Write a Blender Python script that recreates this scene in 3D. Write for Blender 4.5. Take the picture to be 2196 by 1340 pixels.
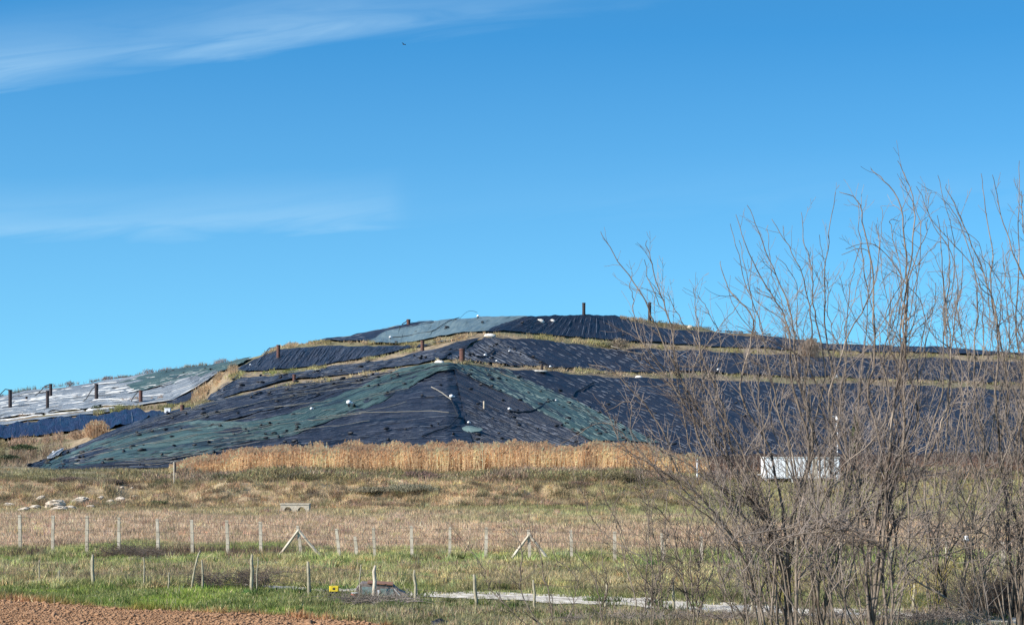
import bpy, math, random
import numpy as np
from mathutils import Vector
R = math.radians
random.seed(7); rng = np.random.default_rng(11)
for o in list(bpy.data.objects): bpy.data.objects.remove(o)
scene = bpy.context.scene
COL = scene.collection

# ------------------------------------------------------------ camera, sky, sun
F = 4411.0; W0 = 2196.0; CX = 1098.0; HY = 979.0; CH = 4.67    # focal (photo px), horizon row, eye height
cd = bpy.data.cameras.new('camera'); cam = bpy.data.objects.new('camera', cd); COL.objects.link(cam)
cam.location = (0, 0, CH); cam.rotation_euler = (R(90), 0, 0)
cd.sensor_width = 36; cd.lens = 36 * F / W0; cd.shift_y = (HY - 670) / W0
cd.clip_start = 0.5; cd.clip_end = 20000
scene.camera = cam
SUN_EL = R(33); SUN_AZ = R(-118)          # azimuth from +Y (view), clockwise; sun stands left and behind the camera
sdir = Vector((math.sin(SUN_AZ) * math.cos(SUN_EL), math.cos(SUN_AZ) * math.cos(SUN_EL), math.sin(SUN_EL)))
sl = bpy.data.lights.new('sun', 'SUN'); sl.energy = 5.0; sl.angle = R(0.53); sl.color = (1.0, 0.93, 0.83)
so = bpy.data.objects.new('sun', sl); COL.objects.link(so)
so.rotation_euler = (-sdir).to_track_quat('-Z', 'Y').to_euler(); so.location = sdir * 200
w = bpy.data.worlds.new('World'); scene.world = w; w.use_nodes = True
nt = w.node_tree; N = nt.nodes; L = nt.links; N.clear()
def wn(t, **k):
    n = N.new(t)
    for a, b in k.items(): setattr(n, a, b)
    return n
def wm(op, a, b=None, c=None, clamp=False):
    n = N.new('ShaderNodeMath'); n.operation = op; n.use_clamp = clamp
    for i, v in enumerate((a, b, c)):
        if v is None: continue
        if isinstance(v, (int, float)): n.inputs[i].default_value = v
        else: L.new(v, n.inputs[i])
    return n.outputs[0]
tc = wn('ShaderNodeTexCoord'); sep = wn('ShaderNodeSeparateXYZ'); L.new(tc.outputs['Generated'], sep.inputs[0])
# the sky is sampled higher up than it stands, as dry winter air shows it: deep blue close to the horizon
zz = wm('ADD', wm('MULTIPLY', wm('MAXIMUM', sep.outputs[2], 0.0), 2.0), 0.055)
cmb = wn('ShaderNodeCombineXYZ'); L.new(sep.outputs[0], cmb.inputs[0]); L.new(sep.outputs[1], cmb.inputs[1]); L.new(zz, cmb.inputs[2])
nrm = wn('ShaderNodeVectorMath', operation='NORMALIZE'); L.new(cmb.outputs[0], nrm.inputs[0])
sky = wn('ShaderNodeTexSky'); sky.sky_type = 'NISHITA'; sky.sun_disc = False
sky.sun_elevation = SUN_EL; sky.sun_rotation = SUN_AZ; sky.air_density = 1.0; sky.dust_density = 0.3; sky.ozone_density = 2.0
L.new(nrm.outputs[0], sky.inputs[0])
hs = wn('ShaderNodeHueSaturation'); hs.inputs['Saturation'].default_value = 1.0; hs.inputs['Hue'].default_value = 0.5; hs.inputs['Value'].default_value = 1.0
tint = wn('ShaderNodeMix', data_type='RGBA'); tint.blend_type = 'MULTIPLY'; tint.inputs[0].default_value = 1; L.new(sky.outputs[0], tint.inputs[6]); tint.inputs[7].default_value = (0.265, 0.87, 1.12, 1)
L.new(tint.outputs[2], hs.inputs['Color'])
# thin cirrus streaks, laid out by direction (azimuth and elevation)
ysafe = wm('MAXIMUM', sep.outputs[1], 0.05)
u = wm('ADD', wm('MULTIPLY', wm('DIVIDE', sep.outputs[0], ysafe), F), CX)          # degrees-like azimuth coordinate
v = wm('SUBTRACT', HY, wm('MULTIPLY', wm('DIVIDE', sep.outputs[2], ysafe), F))
def fcurve(inp, pts, lo, hi, vlo, vhi):
    n = N.new('ShaderNodeFloatCurve'); x = wm('DIVIDE', wm('SUBTRACT', inp, lo), hi - lo, clamp=True); L.new(x, n.inputs[1])
    c = n.mapping.curves[0]
    P = [((a - lo) / (hi - lo), (b - vlo) / (vhi - vlo)) for a, b in pts]
    c.points[0].location = P[0]; c.points[1].location = P[-1]
    for p in P[1:-1]: c.points.new(*p)
    n.mapping.update()
    return wm('ADD', wm('MULTIPLY', n.outputs[0], vhi - vlo), vlo)
uv = wn('ShaderNodeCombineXYZ'); L.new(wm('MULTIPLY', u, 0.0011), uv.inputs[0]); L.new(wm('MULTIPLY', wm('ADD', v, wm('MULTIPLY', u, 0.12)), 0.008), uv.inputs[1])
nz = wn('ShaderNodeTexNoise'); nz.inputs['Scale'].default_value = 2.4; nz.inputs['Detail'].default_value = 8; nz.inputs['Roughness'].default_value = 0.55; nz.inputs['Distortion'].default_value = 0.9
L.new(uv.outputs[0], nz.inputs['Vector'])
wig = wm('MULTIPLY', wm('SUBTRACT', nz.outputs[0], 0.5), 80)
def band(edge, soft, fade, gain, left, right):
    e = fcurve(u, edge, -600, 2800, -400, 700)
    d = wm('SUBTRACT', wm('ADD', e, wig), v)                   # >0 above the lower edge
    up = wm('DIVIDE', d, soft, clamp=True)
    dn = wm('SUBTRACT', 1.0, wm('DIVIDE', d, fade, clamp=True), clamp=True)
    g = fcurve(u, gain, -600, 2800, 0, 1)
    return wm('MULTIPLY', wm('MULTIPLY', up, wm('POWER', dn, 1.3)), g)
b1 = band([(-600, 280), (0, 205), (200, 178), (470, 138), (720, 104), (900, 98), (1200, 52), (1500, 5), (2000, -60), (2800, -200)], 60, 210,
          [(-600, .6), (0, .62), (300, .42), (560, .5), (760, .42), (1000, .26), (1300, .12), (1600, .05), (2800, 0)], 0, 0)
b2 = band([(-600, 530), (0, 518), (400, 515), (650, 505), (900, 492), (1300, 470), (2800, 440)], 38, 150,
          [(-600, .4), (0, .34), (300, .40), (500, .46), (820, .36), (900, .06), (1200, .05), (1800, .09), (2800, .05)], 0, 0)
cl = wm('MULTIPLY', wm('ADD', b1, b2), wm('MULTIPLY', wm('SUBTRACT', nz.outputs[0], 0.14, clamp=True), 2.3), clamp=True)
cl = wm('MULTIPLY', cl, wm('GREATER_THAN', sep.outputs[1], 0.06))
hz = wn('ShaderNodeMix', data_type='RGBA'); L.new(wm('MULTIPLY', wm('SUBTRACT', 1.0, wm('DIVIDE', wm('MAXIMUM', sep.outputs[2], 0.0), 0.20), clamp=True), 0.42), hz.inputs[0]); L.new(hs.outputs[0], hz.inputs[6]); hz.inputs[7].default_value = (2.1, 3.35, 3.5, 1)
mx = wn('ShaderNodeMix', data_type='RGBA'); L.new(cl, mx.inputs[0]); L.new(hz.outputs[2], mx.inputs[6]); mx.inputs[7].default_value = (2.9, 4.3, 5.3, 1)
bg = wn('ShaderNodeBackground'); bg.inputs[1].default_value = 0.12; L.new(mx.outputs[2], bg.inputs[0])
wo = wn('ShaderNodeOutputWorld'); L.new(bg.outputs[0], wo.inputs[0])
vs = scene.view_settings; vs.view_transform = 'Standard'; vs.look = 'None'; vs.gamma = 1; vs.exposure = 0.68; vs.use_curve_mapping = False

# ------------------------------------------------------------ helpers
def P3(px, py, D): return Vector(((px - CX) / F * D, D, CH + (HY - py) / F * D))
def vnoise(x, y, seed=0):
    x = np.asarray(x, float); y = np.asarray(y, float)
    xi = np.floor(x).astype(np.int64); yi = np.floor(y).astype(np.int64); fx = x - xi; fy = y - yi
    fx = fx * fx * (3 - 2 * fx); fy = fy * fy * (3 - 2 * fy)
    def h(a, b):
        n = (a * 374761393 + b * 668265263 + seed * 1442695041) & 0x7fffffff
        n = ((n ^ (n >> 13)) * 1274126177) & 0x7fffffff
        return ((n ^ (n >> 16)) & 0xffff) / 65535.0
    return (h(xi, yi) * (1 - fx) + h(xi + 1, yi) * fx) * (1 - fy) + (h(xi, yi + 1) * (1 - fx) + h(xi + 1, yi + 1) * fx) * fy
def fbm(x, y, seed=0, oct=4):
    s = 0; a = 0.5; t = 0
    x = np.asarray(x, float); y = np.asarray(y, float)
    for k in range(oct): s = s + a * vnoise(x * 2 ** k, y * 2 ** k, seed + k * 17); t += a; a *= 0.5
    return s / t
def tag(o, label=None, cat=None, group=None, kind=None):
    if label: o['label'] = label
    if cat: o['category'] = cat
    if group: o['group'] = group
    if kind: o['kind'] = kind
    return o
def empty(name, loc, label, cat, group=None, rz=0):
    o = bpy.data.objects.new(name, None); o.empty_display_size = 0.3; COL.objects.link(o); o.location = loc; o.rotation_euler = (0, 0, rz)
    return tag(o, label, cat, group)
def link(name, me, parent=None, loc=None):
    o = bpy.data.objects.new(name, me); COL.objects.link(o)
    if parent: o.parent = parent
    if loc is not None: o.location = loc
    return o
def mesh_np(name, V, Fc, mats, col=None, uv=None, smooth=False, mi=None):
    """V (n,3), Fc (m,3|4) array; col per-vertex rgb; uv per-vertex"""
    V = np.asarray(V, np.float32); Fc = np.asarray(Fc, np.int32); k = Fc.shape[1]
    me = bpy.data.meshes.new(name); me.vertices.add(len(V)); me.vertices.foreach_set('co', V.ravel())
    me.loops.add(Fc.size); me.loops.foreach_set('vertex_index', Fc.ravel())
    me.polygons.add(len(Fc)); me.polygons.foreach_set('loop_start', np.arange(0, Fc.size, k, dtype=np.int32)); me.polygons.foreach_set('loop_total', np.full(len(Fc), k, np.int32))
    if col is not None:
        a = me.color_attributes.new('tint', 'FLOAT_COLOR', 'POINT'); c = np.ones((len(V), 4), np.float32); c[:, :3] = col; a.data.foreach_set('color', c.ravel())
    if uv is not None:
        l = me.uv_layers.new(name='UVMap'); l.data.foreach_set('uv', np.asarray(uv, np.float32)[Fc.ravel()].ravel())
    for m in (mats if isinstance(mats, (list, tuple)) else [mats]): me.materials.append(m)
    if mi is not None: me.polygons.foreach_set('material_index', np.asarray(mi, np.int32))
    if smooth: me.polygons.foreach_set('use_smooth', np.ones(len(Fc), bool))
    me.update(calc_edges=True); me.validate(); return me
class MB:
    """collects simple solids into one mesh"""
    def __init__(s): s.v = []; s.f = []; s.m = []
    def add(s, vs_, fs, m=0):
        b = len(s.v); s.v += [tuple(p) for p in vs_]; s.f += [tuple(b + i for i in f) for f in fs]; s.m += [m] * len(fs)
    def box(s, x0, x1, y0, y1, z0, z1, m=0, c=0.0):
        if c > 0:                                          # chamfered vertical edges
            pts = [(x0 + c, y0), (x1 - c, y0), (x1, y0 + c), (x1, y1 - c), (x1 - c, y1), (x0 + c, y1), (x0, y1 - c), (x0, y0 + c)]
        else: pts = [(x0, y0), (x1, y0), (x1, y1), (x0, y1)]
        n = len(pts)
        s.add([(a, b, z0) for a, b in pts] + [(a, b, z1) for a, b in pts],
              [tuple(range(n - 1, -1, -1)), tuple(range(n, 2 * n))] + [(i, (i + 1) % n, n + (i + 1) % n, n + i) for i in range(n)], m)
    def tube(s, pts, rad, n=8, m=0, cap=True):
        pts = [Vector(p) for p in pts]
        if isinstance(rad, (int, float)): rad = [rad] * len(pts)
        vs_ = []
        for i, p in enumerate(pts):
            t = (pts[min(i + 1, len(pts) - 1)] - pts[max(i - 1, 0)]).normalized()
            a = t.cross(Vector((0.31, 0.95, 0.05)) if abs(t.y) < 0.9 else Vector((0, 0, 1))).normalized(); b = t.cross(a)
            for k in range(n):
                q = 2 * math.pi * k / n; vs_.append(p + (a * math.cos(q) + b * math.sin(q)) * rad[i])
        fs = [(i * n + k, i * n + (k + 1) % n, (i + 1) * n + (k + 1) % n, (i + 1) * n + k) for i in range(len(pts) - 1) for k in range(n)]
        if cap: fs += [tuple(range(n - 1, -1, -1)), tuple(range((len(pts) - 1) * n, len(pts) * n))]
        s.add(vs_, fs, m)
    def lump(s, c, rx, ry, rz, rough=0.15, m=0, nu=10, nv=7, seed=0):
        r = random.Random(seed); vs_ = []
        for j in range(nv):
            th = math.pi * j / (nv - 1)
            for i in range(nu):
                ph = 2 * math.pi * i / nu; k = 1 + r.uniform(-rough, rough)
                vs_.append((c[0] + rx * k * math.sin(th) * math.cos(ph), c[1] + ry * k * math.sin(th) * math.sin(ph), c[2] + rz * k * math.cos(th)))
        s.add(vs_, [(j * nu + i, (j + 1) * nu + i, (j + 1) * nu + (i + 1) % nu, j * nu + (i + 1) % nu) for j in range(nv - 1) for i in range(nu)], m)
    def mesh(s, name, mats, smooth=False):
        me = bpy.data.meshes.new(name); me.from_pydata(s.v, [], s.f)
        for m in (mats if isinstance(mats, (list, tuple)) else [mats]): me.materials.append(m)
        me.polygons.foreach_set('material_index', s.m)
        if smooth: me.polygons.foreach_set('use_smooth', [True] * len(me.polygons))
        me.update(); return me
    def build(s, name, mats, parent=None, loc=None, smooth=False): return link(name, s.mesh(name, mats, smooth), parent, loc)

# ------------------------------------------------------------ materials
def mat(name, col=(.5, .5, .5), rough=.8, metal=0, spec=.5, var=.25, scale=2.0, col2=None, bump=0.0, bscale=8.0, attr=False, coords='Object', trans=0.0, coat=0.0):
    m = bpy.data.materials.new(name); m.use_nodes = True; t = m.node_tree; n = t.nodes; l = t.links
    b = n['Principled BSDF']; b.inputs['Roughness'].default_value = rough; b.inputs['Metallic'].default_value = metal; b.inputs['Specular IOR Level'].default_value = spec
    b.inputs['Coat Weight'].default_value = coat
    c = n.new('ShaderNodeTexCoord'); nz = n.new('ShaderNodeTexNoise'); nz.inputs['Scale'].default_value = scale; nz.inputs['Detail'].default_value = 6; nz.inputs['Roughness'].default_value = .62
    l.new(c.outputs[coords], nz.inputs['Vector'])
    mr = n.new('ShaderNodeMapRange'); mr.inputs[1].default_value = .3; mr.inputs[2].default_value = .7; l.new(nz.outputs[0], mr.inputs[0])
    mix = n.new('ShaderNodeMix'); mix.data_type = 'RGBA'
    l.new(mr.outputs[0], mix.inputs[0])
    if attr:
        at = n.new('ShaderNodeAttribute'); at.attribute_name = 'tint'
        v = n.new('ShaderNodeMix'); v.data_type = 'RGBA'; v.blend_type = 'MULTIPLY'; v.inputs[0].default_value = 1
        mix.inputs[6].default_value = (1 - var,) * 3 + (1,); mix.inputs[7].default_value = (1 + var,) * 3 + (1,)
        l.new(at.outputs['Color'], v.inputs[6]); l.new(mix.outputs[2], v.inputs[7]); out = v.outputs[2]
    else:
        c2 = col2 or tuple(x * (1 + var) for x in col); c1 = col if col2 else tuple(x * (1 - var) for x in col)
        mix.inputs[6].default_value = (*c1, 1); mix.inputs[7].default_value = (*c2, 1); out = mix.outputs[2]
    l.new(out, b.inputs['Base Color'])
    if bump > 0:
        n2 = n.new('ShaderNodeTexNoise'); n2.inputs['Scale'].default_value = bscale; n2.inputs['Detail'].default_value = 7; l.new(c.outputs[coords], n2.inputs['Vector'])
        bp = n.new('ShaderNodeBump'); bp.inputs['Strength'].default_value = 1; bp.inputs['Distance'].default_value = bump; l.new(n2.outputs[0], bp.inputs['Height']); l.new(bp.outputs[0], b.inputs['Normal'])
    if trans > 0:
        tr = n.new('ShaderNodeBsdfTranslucent'); l.new(out, tr.inputs[0]); ms = n.new('ShaderNodeMixShader'); ms.inputs[0].default_value = trans
        l.new(b.outputs[0], ms.inputs[1]); l.new(tr.outputs[0], ms.inputs[2]); l.new(ms.outputs[0], n['Material Output'].inputs[0])
    return m
def sheet_mat(name, c1, c2, rough=.5, su=6, sv=60, bump=.12, dust=(.2, .2, .2), dustamt=.3, patch=None):
    """plastic sheeting: uv x runs ACROSS the strips in metres, uv y along them in metres"""
    m = bpy.data.materials.new(name); m.use_nodes = True; t = m.node_tree; n = t.nodes; l = t.links; b = n['Principled BSDF']
    c = n.new('ShaderNodeTexCoord')
    def noise(sx, sy, detail=4, dist=0):
        mp = n.new('ShaderNodeMapping'); mp.inputs['Scale'].default_value = (sx, sy, 1); l.new(c.outputs['UV'], mp.inputs[0])
        z = n.new('ShaderNodeTexNoise'); z.inputs['Scale'].default_value = 1; z.inputs['Detail'].default_value = detail; z.inputs['Distortion'].default_value = dist; l.new(mp.outputs[0], z.inputs['Vector']); return z.outputs[0]
    def rng_(x, a, b_, lo=0, hi=1):
        r = n.new('ShaderNodeMapRange'); r.inputs[1].default_value = a; r.inputs[2].default_value = b_; r.inputs[3].default_value = lo; r.inputs[4].default_value = hi; l.new(x, r.inputs[0]); return r.outputs[0]
    def mixc(f, a, b_):
        x = n.new('ShaderNodeMix'); x.data_type = 'RGBA'
        for i, q in ((0, f), (6, a), (7, b_)):
            if isinstance(q, tuple): x.inputs[i].default_value = (*q, 1)
            else: l.new(q, x.inputs[i])
        return x.outputs[2]
    big = noise(.16, .03, 3); streak = noise(1.0, .11, 6, 1.3); fine = noise(3.6, .5, 6, 1.4)
    base = mixc(rng_(streak, .35, .65), c1, c2)
    if patch: base = mixc(rng_(noise(.30, .055, 6, 1.2), .56, .63, 0, .8), base, patch)
    d = n.new('ShaderNodeMath'); d.operation = 'MULTIPLY'; l.new(rng_(fine, .50, .68), d.inputs[0]); l.new(rng_(big, .35, .7, .1, dustamt), d.inputs[1])
    col = mixc(d.outputs[0], base, dust)
    l.new(col, b.inputs['Base Color'])
    l.new(rng_(streak, .3, .7, rough - .1, rough + .15), b.inputs['Roughness']); b.inputs['Specular IOR Level'].default_value = .35
    ad = n.new('ShaderNodeMath'); ad.operation = 'ADD'; l.new(streak, ad.inputs[0])
    mf = n.new('ShaderNodeMath'); mf.operation = 'MULTIPLY'; mf.inputs[1].default_value = .5; l.new(fine, mf.inputs[0]); l.new(mf.outputs[0], ad.inputs[1])
    bp = n.new('ShaderNodeBump'); bp.inputs['Distance'].default_value = bump; bp.inputs['Strength'].default_value = 1; l.new(ad.outputs[0], bp.inputs['Height']); l.new(bp.outputs[0], b.inputs['Normal'])
    return m
M = {}
M['ground'] = mat('ground', attr=True, var=.28, scale=1.7, rough=.95, spec=.1, bump=.09, bscale=5)
M['blade'] = mat('grass_blade', attr=True, var=.12, scale=.6, rough=.8, spec=.15, trans=.4)
M['hill'] = mat('hill_soil', attr=True, var=.3, scale=.8, rough=.95, spec=.1, bump=.25, bscale=1.6)
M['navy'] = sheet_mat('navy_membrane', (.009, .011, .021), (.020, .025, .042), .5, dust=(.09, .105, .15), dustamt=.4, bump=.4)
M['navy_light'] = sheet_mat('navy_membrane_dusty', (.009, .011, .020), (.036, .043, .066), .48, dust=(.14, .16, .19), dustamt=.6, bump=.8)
M['green'] = sheet_mat('green_membrane', (.034, .066, .062), (.072, .118, .112), .5, dust=(.13, .19, .19), dustamt=.55, bump=.35, patch=(.014, .018, .030))
M['green_pale'] = sheet_mat('pale_green_membrane', (.090, .135, .155), (.125, .175, .19), .5, dust=(.2, .26, .28), dustamt=.4, bump=.08)
M['silver'] = sheet_mat('silver_membrane', (.10, .125, .15), (.28, .31, .34), .55, dust=(.66, .67, .66), dustamt=.95, bump=.5, patch=(.06, .065, .06))
M['blue'] = sheet_mat('blue_tarpaulin', (.009, .013, .036), (.017, .024, .064), .42, dust=(.05, .065, .12), dustamt=.5, bump=.5)
M['pleat'] = mat('dusty_fold', (.09, .103, .13), .5, var=.6, scale=.5)
M['pleat_green'] = mat('dusty_green_fold', (.11, .16, .155), .5, var=.5, scale=.5)
M['pleat_white'] = mat('white_fold', (.54, .54, .53), .5, var=.4, scale=.5)
M['pleat_tan'] = mat('sandy_rope', (.27, .245, .20), .8, var=.3, scale=.5)
M['rust'] = mat('rusty_steel', (.075, .035, .030), .75, metal=.2, var=.35, scale=3, col2=(.17, .075, .055), bump=.02)
M['dark_rust'] = mat('dark_steel', (.022, .018, .020), .7, metal=.3, var=.4, scale=3, col2=(.06, .04, .04), bump=.02)
M['black'] = mat('black_rubber_and_shade', (.012, .013, .018), .6, var=.4, scale=4)  # also colours the shadow lines drawn beside the sheet folds
M['white'] = mat('white_paint', (.78, .79, .80), .45, var=.06, scale=1.5)
M['white_dirty'] = mat('dirty_white', (.45, .44, .42), .7, var=.3, scale=3, col2=(.75, .74, .70))
M['heap'] = mat('white_gravel', (.55, .50, .43), .9, var=.2, scale=4, col2=(.85, .80, .72), bump=.06)
M['chalk'] = mat('chalk_rock', (.28, .21, .15), .9, scale=1.6, col2=(.66, .57, .46), bump=.12, bscale=5)
M['concrete'] = mat('pale_concrete', (.36, .31, .24), .9, scale=3, col2=(.55, .49, .39), bump=.02)
M['post'] = mat('weathered_post', (.33, .275, .20), .9, scale=2.2, col2=(.64, .56, .45), bump=.01)
M['stake'] = mat('lichen_stake', (.22, .19, .13), .9, scale=6, col2=(.42, .38, .27), bump=.01)
M['wire'] = mat('rusted_wire', (.12, .09, .08), .6, metal=.5, var=.3)
M['bark'] = mat('grey_bark', (.045, .033, .025), .9, scale=1.6, col2=(.33, .27, .215), spec=.15, bump=.006, bscale=30)
M['twig'] = mat('twig_bark', (.095, .075, .066), .85, scale=1.0, col2=(.33, .28, .245), spec=.2)
M['twig_lichen'] = mat('lichen_twig', (.16, .13, .05), .85, scale=3, col2=(.42, .36, .10), spec=.2)
M['twig_mid'] = mat('brown_twig', (.075, .058, .045), .85, scale=1.0, col2=(.26, .21, .16), spec=.2)
M['twig_dark'] = mat('dark_twig', (.06, .045, .04), .9, scale=1.2, col2=(.15, .12, .10), spec=.2)
M['gravel'] = mat('pale_gravel', (.26, .22, .17), .95, scale=2.5, col2=(.78, .71, .61), bump=.03, bscale=12)
M['yellow'] = mat('yellow_plastic', (.75, .55, .03), .45, var=.1)
M['red'] = mat('faded_red', (.42, .10, .06), .6, var=.3, scale=4)
M['orange_rust'] = mat('orange_rust_sheet', (.10, .05, .035), .85, scale=3.5, col2=(.36, .17, .09))
M['glass'] = mat('dirty_glass', (.20, .26, .25), .2, var=.5, scale=4, spec=.6)
M['feather'] = mat('dark_feather', (.02, .02, .025), .7, var=.2)
M['soil'] = mat('red_soil', (.20, .105, .052), .95, scale=2, col2=(.38, .215, .115), bump=.03)
M['leaf'] = mat('foliage', attr=True, var=.2, scale=1.5, rough=.7, trans=.2)

# ------------------------------------------------------------ ground
def row2D(py): return CH * F / (py - HY)
def interp(x, pts): a = np.array(pts, float); return np.interp(x, a[:, 0], a[:, 1])
def zg(x, y):
    x = np.asarray(x, float); y = np.asarray(y, float)
    yy = y - 5 * (fbm(x * .06, y * 0 + 3, 5, 3) - .5) * np.clip((y - 150) / 30, 0, 1)
    z = interp(yy, [(-1e4, 0), (150, 0), (182, .10), (188, .25), (194, 1.15), (199, 1.95), (202, 2.15), (225, 3.0), (238, 3.5), (300, 3.7), (400, 3.5), (900, 0), (1e5, 0)])
    z = z + (fbm(x * .12, y * .12, 1, 3) - .5) * .25 * np.clip((y - 60) / 60, .3, 1.5) + (fbm(x * .9, y * .9, 2, 3) - .5) * .08
    z = z + (fbm(x * .22, y * .22, 9, 3) - .5) * 2.6 * np.exp(-((y - 195) / 6) ** 2)
    return z
def zgs(x, y): return float(zg(np.array([x]), np.array([y]))[0])
def pxof(x, y): return CX + x / y * F
def ghit(px, py, d0=56.0, d1=262.0):
    D = np.arange(d0, d1, .1); z = zg((px - CX) / F * D, D); ray = CH + (HY - py) / F * D
    i = int(np.argmax(z >= ray)) if (z >= ray).any() else len(D) - 1
    return float((px - CX) / F * D[i]), float(D[i]), float(z[i])
SOIL_EDGE = [(-6000, 1240), (-200, 1278), (0, 1287), (250, 1304), (560, 1317), (700, 1327), (800, 1338), (880, 1352), (1100, 1420), (9000, 1600)]
PATH = [(-200, 1246), (200, 1250), (480, 1254), (660, 1262), (900, 1275), (1100, 1281), (1300, 1289), (1500, 1300), (1700, 1310), (1900, 1319), (2100, 1325), (2400, 1332)]
def rowof(x, y): return HY + CH * F / np.maximum(y, 20)     # row of the flat plain at that distance
C = lambda *a: np.array(a, float)
SOILC = C(.29, .155, .078); GREEN = C(.115, .145, .04); BRIGHT = C(.165, .20, .06); DRY = C(.275, .21, .13); PINK = C(.305, .222, .148); TAN = C(.36, .265, .16); OLIVE = C(.17, .155, .075); GREY = C(.20, .165, .13)
def zone(x, y):
    """colour of the ground cover at a place"""
    r = rowof(x, y); px = pxof(x, y); n = fbm(x * .25, y * .12, 21, 4) - .5; n2 = fbm(x * .07, y * .07, 33, 3) - .5; n3 = fbm(x * 1.1, y * .6, 44, 3) - .5
    def st(a, b, q): return np.clip((q - a) / (b - a), 0, 1)[..., None]
    rr = r + n * 40 + n2 * 34
    c = np.ones(r.shape + (3,)) * DRY
    c = c * (1 - st(1096, 1108, rr)) + PINK * st(1096, 1108, rr)                       # pink dry field behind the far fence
    g0 = OLIVE * .55 + TAN * .45
    hi = st(1110, 1098, rr)
    c = c * (1 - hi) + (g0 * .9) * hi
    rightg = np.clip((px - 850) / 250, 0, 1)[..., None] * st(1125, 1108, rr)
    c = c * (1 - rightg * .75) + (OLIVE * .8 + BRIGHT * .25) * rightg * .75
    s = st(1176, 1190, rr) * 1.0; c = c * (1 - s) + (BRIGHT * .75 + OLIVE * .25) * s
    s = st(1208, 1222, rr); m = (.5 + n2 * 1.6); m = np.clip(m, .25, 1)[..., None]; c = c * (1 - s) + (OLIVE * .6 + DRY * .45) * s
    s = st(1244, 1256, rr - (px - 200) * .012); c = c * (1 - s) + (GREEN * .8 + OLIVE * .25) * s
    brown = np.clip((px - 560) / 250, 0, 1)[..., None] * st(1262, 1285, rr); c = c * (1 - .7 * brown) + (OLIVE * .7 + GREY * .35) * .7 * brown
    tan = np.clip((y - 184) / 5, 0, 1) * np.clip((206 - y) / 5, 0, 1) * np.clip(1.15 - np.clip((px - 1050) / 250, 0, 1), 0, 1); tan = np.clip(tan * (1 + n * 2.0), 0, 1)[..., None]
    c = c * (1 - tan) + TAN * tan
    top = np.clip((y - 203) / 5, 0, 1)[..., None]; c = c * (1 - top) + (OLIVE * .5 + GREY * .5) * top
    c = c * (1 + .5 * n3)[..., None]
    edge = np.interp(px, [p[0] for p in SOIL_EDGE], [p[1] for p in SOIL_EDGE])
    s = st(-3, 3, r - edge + n * 12); c = c * (1 - s) + SOILC * (1 + .3 * n3)[..., None] * s
    return np.clip(c, .01, 1)
def axis(parts):
    out = []
    for a, b, n in parts: out += list(np.linspace(a, b, n, endpoint=False))
    out.append(parts[-1][1]); return np.array(out)
gx = axis([(-6000, -200, 30), (-200, -45, 60), (-45, 45, 300), (45, 200, 60), (200, 6000, 30)])
gy = axis([(-300, 30, 15), (30, 56, 20), (56, 110, 200), (110, 240, 260), (240, 420, 40), (420, 9000, 40)])
X, Y = np.meshgrid(gx, gy); Z = zg(X, Y)
nx, ny = len(gx), len(gy)
idx = np.arange(nx * ny).reshape(ny, nx)
def quads(idx): return np.stack([idx[:-1, :-1], idx[:-1, 1:], idx[1:, 1:], idx[1:, :-1]], -1).reshape(-1, 4)
tag(link('ground', mesh_np('ground', np.stack([X, Y, Z], -1).reshape(-1, 3), quads(idx), M['ground'], col=zone(X, Y).reshape(-1, 3), smooth=True)), kind='structure')
# pale gravel track
us = np.linspace(-250, 2450, 500); V = []; nr = 7
for j in range(nr):
    for q in us:
        D = row2D(float(interp(q, PATH))); half = (.5 + 1.9 * min(1, max(0, (q - 500) / 900))) * (1 + .5 * (fbm(np.array([q * .02]), np.array([7.]), 3)[0] - .5))
        y = D + (j / (nr - 1) - .5) * 2 * half + (fbm(np.array([q * .05]), np.array([j * 9.]), 13)[0] - .5) * .7
        x = (q - CX) / F * D; V.append((x, y, zgs(x, y) + .03))
tag(link('path', mesh_np('path', V, quads(np.arange(nr * 500).reshape(nr, 500)), M['gravel'], smooth=True)), kind='structure')

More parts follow.
